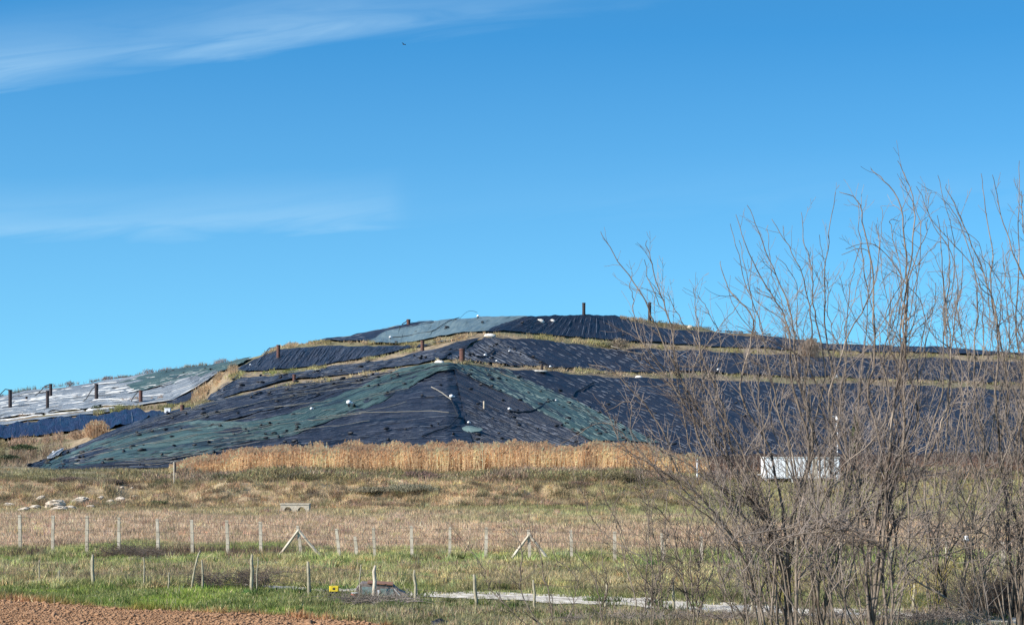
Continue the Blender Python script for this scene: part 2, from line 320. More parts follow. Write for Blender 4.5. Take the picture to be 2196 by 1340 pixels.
# ------------------------------------------------------------ landfill hill: a terraced mound with its corner towards the viewer
XS = [-500, -200, 0, 50, 100, 150, 230, 330, 400, 450, 480, 500, 560, 600, 660, 700, 760, 830, 870, 930, 960, 1000, 1040, 1080, 1130, 1200, 1300, 1400, 1500, 1650, 1800, 2000, 2196, 2500, 3000]
def cur(pts): return lambda x: np.interp(x, [p[0] for p in pts], [p[1] for p in pts])
CUR = [  # (row curve, distance curve)
 (cur([(-500, 1030), (0, 1024), (50, 1019), (250, 1012), (370, 1006), (600, 1002), (1400, 1000), (2196, 998), (3000, 995)]), cur([(-500, 222), (0, 226), (370, 232), (960, 236), (1400, 256), (2196, 305), (3000, 350)])),
 (cur([(-500, 1015), (0, 1002), (50, 1001), (150, 972), (230, 936), (330, 905), (400, 884), (450, 868), (590, 834), (660, 823), (760, 813), (850, 798), (930, 785), (960, 782), (1100, 793), (1200, 801), (1300, 806), (1500, 812), (1650, 818), (1800, 823), (2000, 828), (2196, 835), (3000, 860)]), cur([(-500, 240), (0, 246), (230, 258), (450, 268), (700, 276), (960, 280), (1500, 326), (2196, 379), (3000, 430)])),
 (cur([(-500, 1010), (0, 996), (50, 994), (150, 968), (230, 930), (330, 901), (400, 879), (450, 863), (590, 828), (660, 817), (760, 806), (850, 792), (930, 778), (960, 776), (1100, 788), (1200, 795), (1300, 800), (1500, 804), (1650, 810), (1800, 814), (2000, 819), (2196, 826), (3000, 850)]), cur([(-500, 250), (0, 254), (230, 264), (450, 273), (700, 281), (960, 285), (1500, 331), (2196, 384), (3000, 436)])),
 (cur([(-500, 930), (0, 908), (100, 898), (200, 888), (300, 883), (370, 875), (400, 866), (450, 845), (480, 818), (500, 809), (620, 801), (700, 793), (850, 766), (900, 756), (980, 737), (1040, 724), (1080, 725), (1130, 729), (1200, 737), (1300, 745), (1400, 750), (1500, 755), (1700, 765), (2196, 776), (3000, 800)]), cur([(-500, 296), (0, 298), (300, 300), (500, 306), (700, 306), (1000, 308), (1500, 352), (2196, 405), (3000, 455)])),
 (cur([(-500, 924), (0, 901), (100, 890), (200, 879), (300, 872), (370, 864), (400, 853), (450, 830), (480, 808), (500, 801), (620, 795), (700, 787), (850, 760), (900, 750), (980, 732), (1040, 720), (1080, 721), (1130, 725), (1200, 733), (1300, 740), (1400, 744), (1500, 749), (1700, 759), (2196, 770), (3000, 795)]), cur([(-500, 300), (0, 303), (300, 305), (500, 310), (700, 310), (1000, 311), (1500, 356), (2196, 409), (3000, 460)])),
 (cur([(-500, 905), (0, 878), (200, 848), (400, 808), (500, 786), (560, 768), (600, 750), (700, 741), (780, 742), (870, 744), (930, 738), (980, 729), (1040, 719), (1080, 720), (1130, 723.5), (1200, 731), (1300, 738), (1400, 742), (1500, 747), (1700, 757), (2196, 768), (3000, 793)]), cur([(-500, 322), (0, 326), (500, 330), (700, 328), (870, 322), (1000, 314), (1500, 359), (2196, 412), (3000, 463)])),
 (cur([(-500, 900), (0, 872), (200, 842), (400, 803), (500, 782), (560, 765), (600, 746), (700, 735), (780, 737), (870, 738), (930, 731), (980, 723), (1040, 716), (1080, 717), (1130, 720), (1200, 728), (1300, 735), (1400, 738), (1500, 743), (1700, 753), (2196, 765), (3000, 790)]), cur([(-500, 326), (0, 330), (500, 334), (700, 332), (870, 326), (1000, 318), (1500, 362), (2196, 415), (3000, 466)])),
 (cur([(-500, 885), (0, 852), (60, 842), (110, 834), (200, 821), (300, 806), (400, 790), (500, 777), (560, 762), (600, 743), (660, 736), (700, 724), (760, 718), (830, 704), (875, 695), (960, 688), (1040, 685), (1130, 681), (1250, 677), (1320, 679), (1400, 688), (1480, 700), (1540, 712), (1650, 722), (1760, 733), (1950, 744), (2196, 757), (3000, 785)]), cur([(-500, 345), (0, 350), (500, 352), (600, 345), (700, 350), (1130, 340), (1400, 375), (1760, 400), (2196, 436), (3000, 480)])),
]
def hill_disp(P):
    n = fbm(P[..., 0] * .11, P[..., 1] * .11, 60, 3) - .5; n2 = fbm(P[..., 0] * .6, P[..., 1] * .45, 61, 3) - .5
    P = P.copy(); P[..., 2] += n * .75 + n2 * .22; return P
def hit(px, py, lift=0.0):
    """point of the hill face seen in direction (px,py)"""
    px = np.atleast_1d(np.asarray(px, float)); py = np.atleast_1d(np.asarray(py, float))
    rows = np.stack([c[0](px) for c in CUR]); Ds = np.stack([c[1](px) for c in CUR])
    inv = np.zeros_like(px)
    pyc = np.clip(py, rows[-1] + .01, rows[0] - .01)
    for i in range(len(CUR) - 1):
        a, b = rows[i], rows[i + 1]; inside = (pyc <= a) & (pyc >= b)
        t = (a - pyc) / np.maximum(a - b, 1e-6); iv = (1 - t) / Ds[i] + t / Ds[i + 1]
        inv = np.where(inside, iv, inv)
    D = 1 / inv
    P = np.stack([(px - CX) / F * D, D, CH + (HY - pyc) / F * D], -1)
    P = hill_disp(P); P[..., 2] += lift; P[..., 1] -= lift * .6
    return P
def at(px, py, lift=0): return Vector(hit(px, py, lift)[0])
cols = np.arange(-500, 3001, 6.0); rows_list = []; sub = [22, 2, 24, 2, 12, 2, 12]
for i in range(len(CUR) - 1):
    for k in range(sub[i]):
        t = k / sub[i]; rows_list.append((i, t))
rows_list.append((len(CUR) - 2, 1.0))
HV = []
for i, t in rows_list:
    ra, rb = CUR[i][0](cols), CUR[i + 1][0](cols); da, db = CUR[i][1](cols), CUR[i + 1][1](cols)
    A = np.stack([(cols - CX) / F * da, da, CH + (HY - ra) / F * da], -1); B = np.stack([(cols - CX) / F * db, db, CH + (HY - rb) / F * db], -1)
    HV.append(hill_disp(A * (1 - t) + B * t))
top = HV[-1]
bk = top.copy(); bk[:, 1] += 30; bk[:, 0] *= 1.03; bk[:, 2] -= 1.5; HV.append(bk)
bk2 = bk.copy(); bk2[:, 1] += 110; bk2[:, 2] = -1; HV.append(bk2)
fr = HV[0].copy(); fr[:, 1] -= 3; fr[:, 2] -= 2; HV.insert(0, fr)
HV = np.stack(HV); hc = fbm(HV[..., 0] * .3, HV[..., 1] * .2, 70, 4)[..., None]; hc2 = fbm(HV[..., 0] * .12, HV[..., 1] * .1, 77, 3)[..., None]
hcol = C(.25, .195, .13) * (.45 + 1.1 * hc); hcol = np.where(hc2 > .52, hcol * .5 + C(.15, .155, .07) * .5, hcol)
hid = np.arange(HV.shape[0] * HV.shape[1]).reshape(HV.shape[:2])
tag(link('hill', mesh_np('hill', HV.reshape(-1, 3), quads(hid), M['hill'], col=hcol.reshape(-1, 3), smooth=True)), kind='structure')

# ------------------------------------------------------------ membrane sheets (ruled patches laid on the hill faces)
def resample(pts, n):
    p = np.array(pts, float); d = np.r_[0, np.cumsum(np.hypot(*(p[1:] - p[:-1]).T))]; s = np.linspace(0, d[-1], n)
    return np.stack([np.interp(s, d, p[:, 0]), np.interp(s, d, p[:, 1])], -1)
def ribbons(lines, wdt, lift, dash=(3, 8), gap=(1, 3), rnd=None):
    """raised dashes along image-lines -> V, F"""
    V = []; Fq = []
    for ln in lines:
        ln = np.asarray(ln, float); n = max(6, int(np.hypot(*(ln[-1] - ln[0])) / 4)); q = resample(ln, n)
        q[:, 1] += np.cumsum(rnd.normal(0, .16, n)); Pp = hit(q[:, 0], q[:, 1], lift)
        i = int(rnd.uniform(0, 4))
        while i < n - 2:
            m = min(n - 1, i + int(rnd.integers(*dash))); seg = Pp[i:m + 1]
            if len(seg) >= 2:
                t = seg[-1] - seg[0]; t /= np.linalg.norm(t) + 1e-9; s = np.cross(t, [0, 0, 1.0]); s /= np.linalg.norm(s) + 1e-9
                # across the fold, lying in the slope
                nrm_ = np.array([0, -.35, .93]); s = np.cross(t, nrm_); s /= np.linalg.norm(s) + 1e-9
                ww = wdt * rnd.uniform(.6, 1.3); b = len(V)
                for j, p in enumerate(seg):
                    k = ww * (.35 if j in (0, len(seg) - 1) else 1)
                    V += [p - s * k, p + nrm_ * k * 1.0, p + s * k]
                for j in range(len(seg) - 1):
                    a = b + 3 * j; Fq += [(a, a + 1, a + 4, a + 3), (a + 1, a + 2, a + 5, a + 4)]
            i = m + int(rnd.integers(*gap))
    return V, Fq
BAGS = []
def sheet(name, label, A, B, mt, along='s', step=14, pmat='pleat', wdt=.07, lift=.22, nt=160, ns=60, dash=(2, 9), gap=(1, 4), jitter=.35, bags=0.0, cat='tarpaulin', group=None, seed=1, skipfold=0.0, wav=.14, shade_line=0.0, rag=7.0):
    rnd = np.random.default_rng(seed); a = resample(A, nt); b = resample(B, nt)
    for e_, sd_ in ((a, 1), (b, 2)): e_[1:-1, 1] += ((fbm(e_[:, 0] * .022, e_[:, 1] * .022 + seed * 7, 600 + sd_, 4) - .5) * rag * np.sin(np.linspace(0, np.pi, nt)) ** .4)[1:-1]
    s = np.linspace(0, 1, ns)[:, None, None]; G = a[None] * (1 - s) + b[None] * s
    P = hit(G[..., 0].ravel(), G[..., 1].ravel(), lift).reshape(ns, nt, 3)
    # metres along both directions for the uv map
    dt = np.linalg.norm(np.diff(P, axis=1), axis=2).mean(0); ut = np.r_[0, np.cumsum(dt)]; dsm = np.linalg.norm(np.diff(P, axis=0), axis=2).mean(1); us_ = np.r_[0, np.cumsum(dsm)]
    U, Vv = np.meshgrid(ut, us_)
    if along == 't': U, Vv = Vv, U
    P[..., 2] += wav * (fbm(U * .9 + seed * 9 + 2.5 * fbm(U * .1, Vv * .08, 85, 3), Vv * .09, 80 + seed, 3) - .4) + .5 * (fbm(U * .16, Vv * .09, 86 + seed, 3) - .45)
    V = P.reshape(-1, 3); Fc = quads(np.arange(ns * nt).reshape(ns, nt)); mi = [0] * len(Fc)
    uvs = np.stack([U + seed * 31, Vv], -1).reshape(-1, 2)
    lines = []
    if along == 's':
        Ltot = np.hypot(*(a[1:] - a[:-1]).T).sum(); Lb = np.hypot(*(b[1:] - b[:-1]).T).sum(); n = int(max(Ltot, Lb) / step)
        for k in range(n):
            t = (k + .5 + rnd.uniform(-jitter, jitter)) / n * (nt - 1)
            if rnd.random() < skipfold: continue
            i0 = int(t); f = t - i0; i1 = min(i0 + 1, nt - 1); pa = a[i0] * (1 - f) + a[i1] * f; pb = b[i0] * (1 - f) + b[i1] * f
            s0, s1 = rnd.uniform(0, .06), rnd.uniform(.94, 1); m = np.linspace(s0, s1, 14)[:, None]; lines.append(pa * (1 - m) + pb * m)
    else:
        mid = np.hypot(*(a[nt // 2] - b[nt // 2])); n = max(1, int(mid / step))
        for k in range(n):
            if rnd.random() < skipfold: continue
            sv_ = (k + .5 + rnd.uniform(-jitter, jitter)) / n; t0, t1 = sorted(rnd.uniform(0, 1, 2)) if rnd.random() < .35 else (0.01, .99)
            dr = rnd.uniform(-.06, .06); tt = np.linspace(t0, t1, 30); ia = (tt * (nt - 1)).astype(int); ss = np.clip(sv_ + dr * (tt - .5), 0.02, .98)[:, None]
            lines.append(a[ia] * (1 - ss) + b[ia] * ss)
    RV, RF = ribbons(lines, wdt, lift + .10, dash, gap, rnd); nR = len(RF)
    if shade_line:  # black ribbons just below the folds, painting in their shadow lines
        off = [np.asarray(ln) + [0, rnd.uniform(1.5, 3.5)] for ln in lines if rnd.random() < shade_line]; GV, GF = ribbons(off, wdt * 1.1, lift + .06, (2, 9), (2, 9), rnd)
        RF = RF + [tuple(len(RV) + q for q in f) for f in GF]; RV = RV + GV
    for ln in lines:
        if bags > 0:
            Lp = np.hypot(*(np.asarray(ln)[-1] - np.asarray(ln)[0])); m = rnd.poisson(Lp * bags)
            for q in rnd.uniform(0.02, .98, m):
                j = q * (len(ln) - 1); i = int(j); p = np.asarray(ln)[i] * (1 - (j - i)) + np.asarray(ln)[min(i + 1, len(ln) - 1)] * (j - i); BAGS.append((p[0], p[1], name))
    if RV:
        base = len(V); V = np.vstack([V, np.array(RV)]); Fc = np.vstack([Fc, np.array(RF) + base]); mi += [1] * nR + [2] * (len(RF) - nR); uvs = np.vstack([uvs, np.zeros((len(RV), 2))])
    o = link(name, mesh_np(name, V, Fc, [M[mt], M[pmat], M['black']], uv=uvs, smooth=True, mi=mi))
    return tag(o, label, cat, group)
GS = 'plastic sheets laid over the landfill hill'
sheet('membrane_sheet', 'dark navy sheet with ropes on the left flank, above the long green strip', [(40, 1014), (148, 968), (228, 931), (330, 900), (450, 864), (590, 831), (660, 823), (760, 812), (890, 792)], [(50, 1019), (300, 960), (600, 880), (890, 797)], 'navy_light', 't', 4.2, nt=260, bags=.014, shade_line=.9, seed=2, group=GS, wdt=.06, wav=.3)
sheet('membrane_sheet', 'dark navy sheet under the long green strip, left half of the hill nose', [(978, 788), (890, 797), (600, 880), (300, 960), (46, 1018)], [(1022, 1001), (700, 1003), (370, 1006), (58, 1022)], 'navy_light', 't', 6.5, nt=260, ns=110, bags=.012, shade_line=.8, seed=3, group=GS, wdt=.055, wav=.3)
sheet('membrane_sheet', 'dark navy sheet on the right half of the hill nose, left of the green strip', [(972, 788), (988, 860), (1004, 930), (1020, 1001)], [(1462, 1000), (1330, 1000), (1180, 1001), (1030, 1002)], 'navy_light', 's', 10, nt=120, ns=120, bags=.010, shade_line=.5, seed=33, group=GS, wdt=.055, dash=(2, 6), gap=(1, 5), wav=.25)
sheet('membrane_sheet', 'navy sheet of the long lowest right slope, seen behind the bare trees', [(975, 789), (1100, 796), (1300, 810), (1500, 816), (1800, 827), (2196, 838), (2500, 848)], [(1455, 1000), (1900, 999), (2500, 997), (2900, 996)], 'navy', 's', 17, nt=320, ns=70, seed=4, group=GS, dash=(2, 6), gap=(2, 6), wdt=.055, wav=.2, bags=.002)
sheet('green_strip', 'dull green plastic strip running down the left flank from the lower summit to the ground', [(985, 787), (930, 787), (850, 800), (790, 828), (720, 858), (625, 893), (530, 916), (400, 908), (300, 927), (200, 952), (130, 984), (72, 1013)], [(1000, 797), (940, 803), (880, 835), (820, 868), (740, 902), (640, 936), (500, 962), (430, 980), (300, 992), (220, 1003), (150, 1010), (80, 1017)], 'green', 't', 7, 'pleat_green', lift=.36, shade_line=.9, rag=13.0, nt=240, ns=40, bags=.020, seed=5, group=GS, wdt=.05, dash=(2, 7), gap=(2, 7))
sheet('green_strip', 'dark green plastic strip with pale ropes running down to the right from the lower summit', [(955, 787), (1000, 788), (1075, 794)], [(1270, 953), (1330, 955), (1420, 955)], 'green', 's', 11, 'pleat_green', lift=.36, nt=40, ns=120, bags=.022, seed=6, group=GS, shade_line=.6, rag=14.0, wdt=.055, dash=(2, 6), gap=(1, 4), jitter=.2)
sheet('membrane_sheet', 'dark navy sheet on the left flank of the middle tier, between two grassy ledges', [(1035, 727), (980, 739), (860, 769), (700, 796), (620, 803), (505, 811), (470, 838), (455, 848)], [(955, 775), (850, 789), (760, 803), (660, 813), (590, 825), (520, 843), (470, 856), (440, 862)], 'navy_light', 't', 4.2, nt=220, ns=40, bags=.014, shade_line=.9, seed=7, group=GS, wdt=.06, wav=.3)
sheet('membrane_sheet', 'navy sheet around the corner of the middle tier above the thick rusty pipe', [(1058, 726), (1040, 727), (1000, 750), (957, 775)], [(1190, 793), (1150, 790), (1060, 783), (965, 777)], 'navy_light', 's', 9, nt=90, ns=40, shade_line=.7, seed=8, group=GS, bags=.012, wav=.3)
sheet('membrane_sheet', 'navy sheet of the long middle right slope, between the two grassy ledges', [(1055, 726), (1130, 731), (1300, 747), (1500, 757), (1800, 770), (2196, 779), (2500, 785)], [(1185, 793), (1300, 799), (1500, 803), (1800, 813), (2196, 825), (2650, 838)], 'navy', 's', 16, nt=300, ns=30, seed=9, group=GS, dash=(2, 5), gap=(2, 5), wav=.2, bags=.003)
sheet('membrane_sheet', 'dark sheet with slanting folds on the upper left flank beside the rusty pipe', [(545, 774), (600, 752), (700, 743), (780, 744), (870, 746), (930, 740), (1000, 728)], [(495, 800), (560, 797), (620, 793), (700, 785), (850, 758), (900, 748), (985, 731)], 'navy_light', 's', 9, nt=130, ns=30, shade_line=.5, seed=10, group=GS, wdt=.05, dash=(3, 9), gap=(2, 5))
sheet('membrane_sheet', 'dark sheet over the left shoulder of the summit, left of the pale green sheet', [(672, 737), (700, 726), (760, 719), (830, 705), (875, 697), (930, 692)], [(690, 735), (720, 735), (760, 736), (790, 737), (820, 722), (930, 697)], 'navy', 't', 6, nt=90, ns=24, seed=11, group=GS, wdt=.05)
sheet('pale_sheet', 'pale blue green sheet with dark ties across the left side of the summit', [(790, 738), (830, 716), (880, 703), (950, 692), (1040, 687), (1130, 683)], [(795, 739), (870, 736), (930, 729), (980, 721), (1020, 716), (1045, 713)], 'green_pale', 's', 26, 'pleat_green', lift=.34, nt=110, ns=34, seed=12, group=GS, wdt=.04, dash=(2, 4), gap=(3, 8), bags=.02, wav=.06)
sheet('membrane_sheet', 'navy sheet over the right side of the summit, below the tall black pipe', [(1125, 683), (1180, 681), (1250, 679), (1320, 681), (1345, 685)], [(1040, 714), (1080, 715), (1130, 718), (1200, 726), (1380, 737)], 'navy', 's', 15, nt=110, ns=34, seed=13, group=GS, wdt=.05, bags=.003)
sheet('membrane_sheet', 'navy sheet along the right shoulder under the skyline, behind the tree tops', [(1330, 690), (1400, 703), (1480, 712), (1560, 718), (1650, 725), (1760, 735), (1950, 746), (2196, 759), (2500, 769)], [(1370, 736), (1450, 740), (1540, 744), (1650, 750), (1760, 754), (1950, 759), (2196, 764), (2500, 773)], 'navy', 's', 16, nt=200, ns=20, seed=14, group=GS, wdt=.05)
# left lobe: silvery sheets with white folds, teal sheet, blue tarpaulin
sheet('silver_sheet', 'silvery white striped sheet on the far left lobe under the row of pipes', [(-300, 895), (0, 856), (120, 836), (200, 824), (300, 810), (380, 798), (440, 789)], [(-300, 945), (0, 899), (200, 877), (300, 869), (370, 860), (420, 836), (470, 800)], 'silver', 't', 4.5, 'pleat_white', nt=200, ns=44, seed=15, group=GS, wdt=.10, dash=(6, 22), gap=(1, 6), wav=.35, shade_line=.6)
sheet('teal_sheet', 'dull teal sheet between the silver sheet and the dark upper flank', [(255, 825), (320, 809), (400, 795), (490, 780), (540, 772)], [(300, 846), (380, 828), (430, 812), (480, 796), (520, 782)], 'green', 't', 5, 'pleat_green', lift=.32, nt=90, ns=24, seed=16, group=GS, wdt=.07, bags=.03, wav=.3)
sheet('silver_sheet', 'narrow white fold of sheet below the pipes at the left edge', [(-300, 955), (0, 906), (110, 893), (200, 884), (260, 878)], [(-300, 965), (0, 913), (110, 897), (200, 888), (262, 880)], 'silver', 't', 3, 'pleat_white', nt=90, ns=10, seed=17, group=GS, wdt=.16, dash=(8, 30), gap=(1, 4))
sheet('blue_tarpaulin', 'dark blue crumpled tarpaulin lying low at the left edge', [(-300, 950), (0, 917), (60, 905), (130, 899), (220, 893), (290, 884), (335, 886), (370, 893)], [(-300, 985), (0, 947), (60, 938), (130, 932), (180, 928), (235, 921), (320, 903), (372, 896)], 'blue', 's', 34, 'pleat', nt=130, ns=30, seed=18, lift=.3, group=GS, wdt=.05, wav=.8)
sheet('membrane_sheet', 'dark sheet in the gap between the tan grass bank and the middle tier', [(355, 862), (400, 850), (420, 840)], [(365, 872), (400, 862), (430, 846)], 'navy', 't', 6, nt=30, ns=10, seed=19, group=GS)
sheet('white_patch', 'small bright white sheet scrap at the foot of the green strip, far left', [(100, 988), (120, 974), (138, 971)], [(104, 992), (125, 984), (136, 975)], 'silver', 't', 3, 'pleat_white', lift=.5, nt=20, ns=8, seed=20, wdt=.15, dash=(6, 12), gap=(1, 2))

# sandbags
mb = MB(); mb.lump((0, 0, .12), .27, .17, .13, .12, seed=3, nu=9, nv=6); bagme = mb.mesh('sandbag', M['black'], True)
BAGS += [(x, y, 'x') for x, y in [(735, 870), (760, 882), (700, 888), (655, 905), (1010, 800), (955, 842), (876, 835), (905, 858), (1050, 838), (1092, 862), (980, 905), (870, 930), (900, 945), (845, 915), (820, 922), (940, 915)]]
random.shuffle(BAGS); BAGS = BAGS[:295]
for i, (x, y, nme) in enumerate(BAGS):
    p = at(x, y, .38)
    o = link('sandbag', bagme, None, p); k = random.uniform(.7, 1.35); o.scale = (k * 1.3, k, k); o.rotation_euler = (random.uniform(-.2, .2), random.uniform(-.2, .2), random.uniform(0, 3))
    tag(o, 'small black sandbag weighing down the plastic sheets on the landfill hill', 'sandbag', 'black sandbags scattered over the plastic sheets')

# ------------------------------------------------------------ vent pipes on the hill
def vent_pipe(px, ytop, ybot, wpx, label, mt='rust', lean=0.0, hose=None):
    b = at(px, ybot, .1); D = b.y; h = (ybot - ytop) / F * D; r = wpx / F * D / 2
    t = empty('vent_pipe', b, label, 'pipe', 'gas vent pipes standing on the landfill hill')
    m = MB(); n = 14; ring = lambda z, q: [(q * math.cos(2 * math.pi * k / n) + lean * z, q * math.sin(2 * math.pi * k / n), z) for k in range(n)]
    prof = [(-.6, r), (h * .3, r), (h * .31, r * .97), (h * .62, r * .97), (h * .63, r), (h, r), (h, r * .82), (h * .6, r * .82)]
    vs_ = [];
    for z, q in prof: vs_ += ring(z, q)
    m.add(vs_, [(i * n + k, i * n + (k + 1) % n, (i + 1) * n + (k + 1) % n, (i + 1) * n + k) for i in range(len(prof) - 1) for k in range(n)] + [tuple(range((len(prof) - 1) * n, len(prof) * n))])
    m.build('casing', M[mt], t, smooth=False)
    m = MB(); m.tube([(lean * h, 0, h - r * .5), (lean * h, 0, h - r * .15)], r * 1.16, n); m.build('collar', M[mt], t)
    m = MB(); m.tube([(0, 0, -.3), (0, 0, .12)], [r * 1.9, r * 1.5], n); m.build('footing', M['black'], t)
    if hose:
        pts = [Vector(((hx) / F * D, -.1, -hy / F * D)) for hx, hy in hose]; m = MB(); m.tube(pts, .075, 6); m.build('hose', M['black'], t)
    return t
PIPES = [
 (22, 837, 878, 8, 'dark rusty pipe standing leftmost of the row on the silver sheet', 'dark_rust', [(0, -40), (-10, -42), (-22, -30), (-40, -25)]),
 (102, 837, 878, 7, 'dark rusty pipe in front of another pipe of the same height, left lobe', 'dark_rust', None),
 (109, 826, 856, 7, 'dark pipe just behind and right of its twin on the left lobe', 'dark_rust', [(0, -29), (-12, -25), (-24, -12), (-34, -4)]),
 (207, 825, 862, 8, 'thick dark pipe near the middle of the silver sheet', 'dark_rust', [(-2, -32), (-10, -24), (-22, -4), (-38, 8)]),
 (302, 836, 863, 8, 'brown pipe at the right end of the silver sheet row', 'rust', [(-3, -26), (-9, -20), (-16, -12), (-22, 0)]),
 (391, 872, 888, 9, 'short wide rusty pipe right of the small white box', 'rust', None),
 (597, 743, 772, 8, 'rusty pipe standing against the skyline shoulder, upper left flank', 'rust', None),
 (631, 803, 824, 7, 'rusty pipe just below the olive grass ledge of the left flank', 'rust', None),
 (876, 688, 702, 8, 'short rusty pipe on the skyline at the left of the summit', 'rust', [(-1, -14), (-6, -8), (-10, -6), (-14, -3)]),
 (906, 733, 756, 8, 'rusty pipe at the end of the grassy ledge below the pale sheet', 'rust', None),
 (991, 752, 781, 12, 'thick red brown pipe on the ledge at the lower summit', 'rust', None),
 (1252, 652, 679, 7, 'tall black pipe standing alone on the summit skyline', 'dark_rust', None),
 (1393, 646, 685, 7, 'tall dark pipe on the summit skyline behind a bare branch', 'dark_rust', None),
 (1162, 782, 798, 5, 'thin grey pipe on the ledge beside the white fittings', 'dark_rust', None),
 (1038, 862, 882, 4, 'thin pale pipe standing on the dark nose of the hill', 'post', None),
 (57, 854, 864, 5, 'stubby dark pipe on the silver sheet behind the front row', 'dark_rust', None),
]
for px, yt, yb, wp, lb, mt_, hz in PIPES: vent_pipe(px, yt, yb, wp, lb, mt_, 0, hz)

def wellhead(px, py, s, label, kind='valve'):
    s = s * .58
    b = at(px, py, .25); t = empty('wellhead', b, label, 'wellhead', 'white gas wellheads on the sheets')
    m = MB(); m.tube([(0, 0, -.3), (0, 0, .35 * s)], .11 * s, 8); m.tube([(0, 0, .35 * s), (0, 0, .42 * s)], .24 * s, 10); m.build('riser', M['black'], t)
    m = MB(); m.lump((0, 0, .62 * s), .30 * s, .26 * s, .24 * s, .04, seed=5); m.tube([(0, 0, .6 * s), (.5 * s, 0, .55 * s)], .09 * s, 7); m.build('cap', M['white'], t, smooth=True)
for a in [(1025, 690, 1.3, 'white capped wellhead on the summit skyline with an arched hose'), (837, 730, 1.2, 'white wellhead on the pale sheet, left of its middle'), (748, 882, 1.9, 'largest white wellhead, on the green strip of the left flank'),
          (668, 890, 1.1, 'small white wellhead on the green strip above the lower ropes'), (968, 865, 1.6, 'white wellhead on the dark nose where pale ropes meet'), (1092, 886, 1.2, 'white wellhead at the edge of the right green strip'),
          (1192, 868, .8, 'tiny white wellhead at the end of a black hose on the right green strip'), (1040, 770, 1.1, 'white wellhead on the middle tier, right of the thick pipe'), (1092, 760, .8, 'small white wellhead high on the middle tier corner'),
          (1065, 782, .9, 'small white wellhead close above the grassy ledge'), (1005, 915, 1.0, 'small white wellhead above the patch of teal cloth'), (1540, 804, 1.3, 'white wellhead on the right ledge seen between twigs'), (1180, 795, 1.0, 'white wellhead beside the thin grey pipe'),
          (537, 790, .8, 'tiny white wellhead on the dark left shoulder')]: wellhead(*a)
def hose(pts, label, r=.07, lift=.45, mt_='black'):
    q = resample(pts, max(8, len(pts) * 5)); q[1:-1] = (q[:-2] + q[1:-1] * 2 + q[2:]) / 4; p = hit(q[:, 0], q[:, 1], lift); m = MB(); m.tube([Vector(a) for a in p], r, 6)
    tag(m.build('hose', M[mt_]), label, 'hose', 'hoses lying on the hill')
hose([(1002, 755), (1010, 763), (1022, 771), (1034, 772), (1048, 764), (1060, 755)], 'black hose looping right of the thick red brown pipe', .11)
hose([(1092, 887), (1110, 890), (1140, 890), (1160, 883), (1172, 872), (1190, 866)], 'black hose snaking across the right green strip', .11)
hose([(1228, 858), (1234, 846), (1250, 840), (1262, 833), (1276, 826)], 'black hose on the navy slope right of the green strip', .10)
hose([(700, 1001), (760, 950), (905, 946)], 'dark hose lying along the foot of the nose', .05) if False else None
hose([(905, 945), (935, 933), (965, 920), (985, 900), (975, 880), (968, 866)], 'dark hose curving below the white wellhead on the nose', .08)
hose([(837, 728), (880, 724), (930, 716), (958, 700), (985, 688)], 'thin dark hose running across the pale summit sheet', .06)
hose([(775, 898), (720, 900), (650, 905), (560, 915), (480, 932)], 'pale tan rope crossing the long green strip lengthwise', .032, mt_='pleat_tan')
hose([(770, 895), (850, 892), (930, 888), (985, 894)], 'sandy rope lying across the dark nose, level', .04, mt_='pleat_tan')
hose([(968, 866), (940, 846), (925, 838)], 'pale rope rising left from the wellhead on the nose', .06, mt_='pleat_tan')
hose([(550, 790), (560, 775), (572, 762), (585, 748)], 'pale grey pipe line climbing to the skyline at the left shoulder', .09, mt_='pleat')
hose([(1310, 745), (1345, 757), (1380, 763)], 'tan rope on the navy slope below the upper grass ledge', .07, mt_='pleat_tan')
hose([(1050, 800), (1075, 806), (1115, 822)], 'tan rope along the upper edge of the right green strip', .07, mt_='pleat_tan')
flank_top = [(150, 968), (330, 903), (450, 868), (590, 836), (760, 816), (890, 796), (975, 789)]; flank_low = [(150, 1016), (370, 1000), (520, 985), (700, 960), (830, 940), (930, 905), (990, 870)]
ft, fl = resample(flank_top, 80), resample(flank_low, 80); rr_ = np.random.default_rng(77)
for k in range(34):
    q = (k + rr_.uniform(0, 1)) / 34; i0 = int(rr_.uniform(0, 48)); i1 = min(79, i0 + int(rr_.uniform(9, 30))); ii = np.linspace(i0, i1, 9).astype(int); dq = rr_.uniform(-.05, .05)
    pts = [tuple(ft[i] * (1 - min(.97, max(.03, q + dq * j / 8))) + fl[i] * min(.97, max(.03, q + dq * j / 8)) + [0, rr_.normal(0, .7)]) for j, i in enumerate(ii)]
    p = hit(np.array([a[0] for a in pts]), np.array([a[1] for a in pts]), .48); m = MB(); m.tube([Vector(a) for a in p], .036, 5)
    tag(m.build('rope', M['pleat_tan']), 'thin sandy rope lying along the left flank of the sheeted hill', 'rope', 'thin ropes tying down the sheets of the left flank')
# arched hose on the skyline
a0 = at(985, 690, .3); a1 = at(1024, 684, .9); m = MB(); m.tube([a0 + (a1 - a0) * q + Vector((0, 0, .75 * math.sin(q * math.pi))) for q in np.linspace(0, 1, 12)], .028, 6)
tag(m.build('hose', M['black']), 'thin hose arching over the skyline beside the capped wellhead', 'hose', 'hoses lying on the hill')
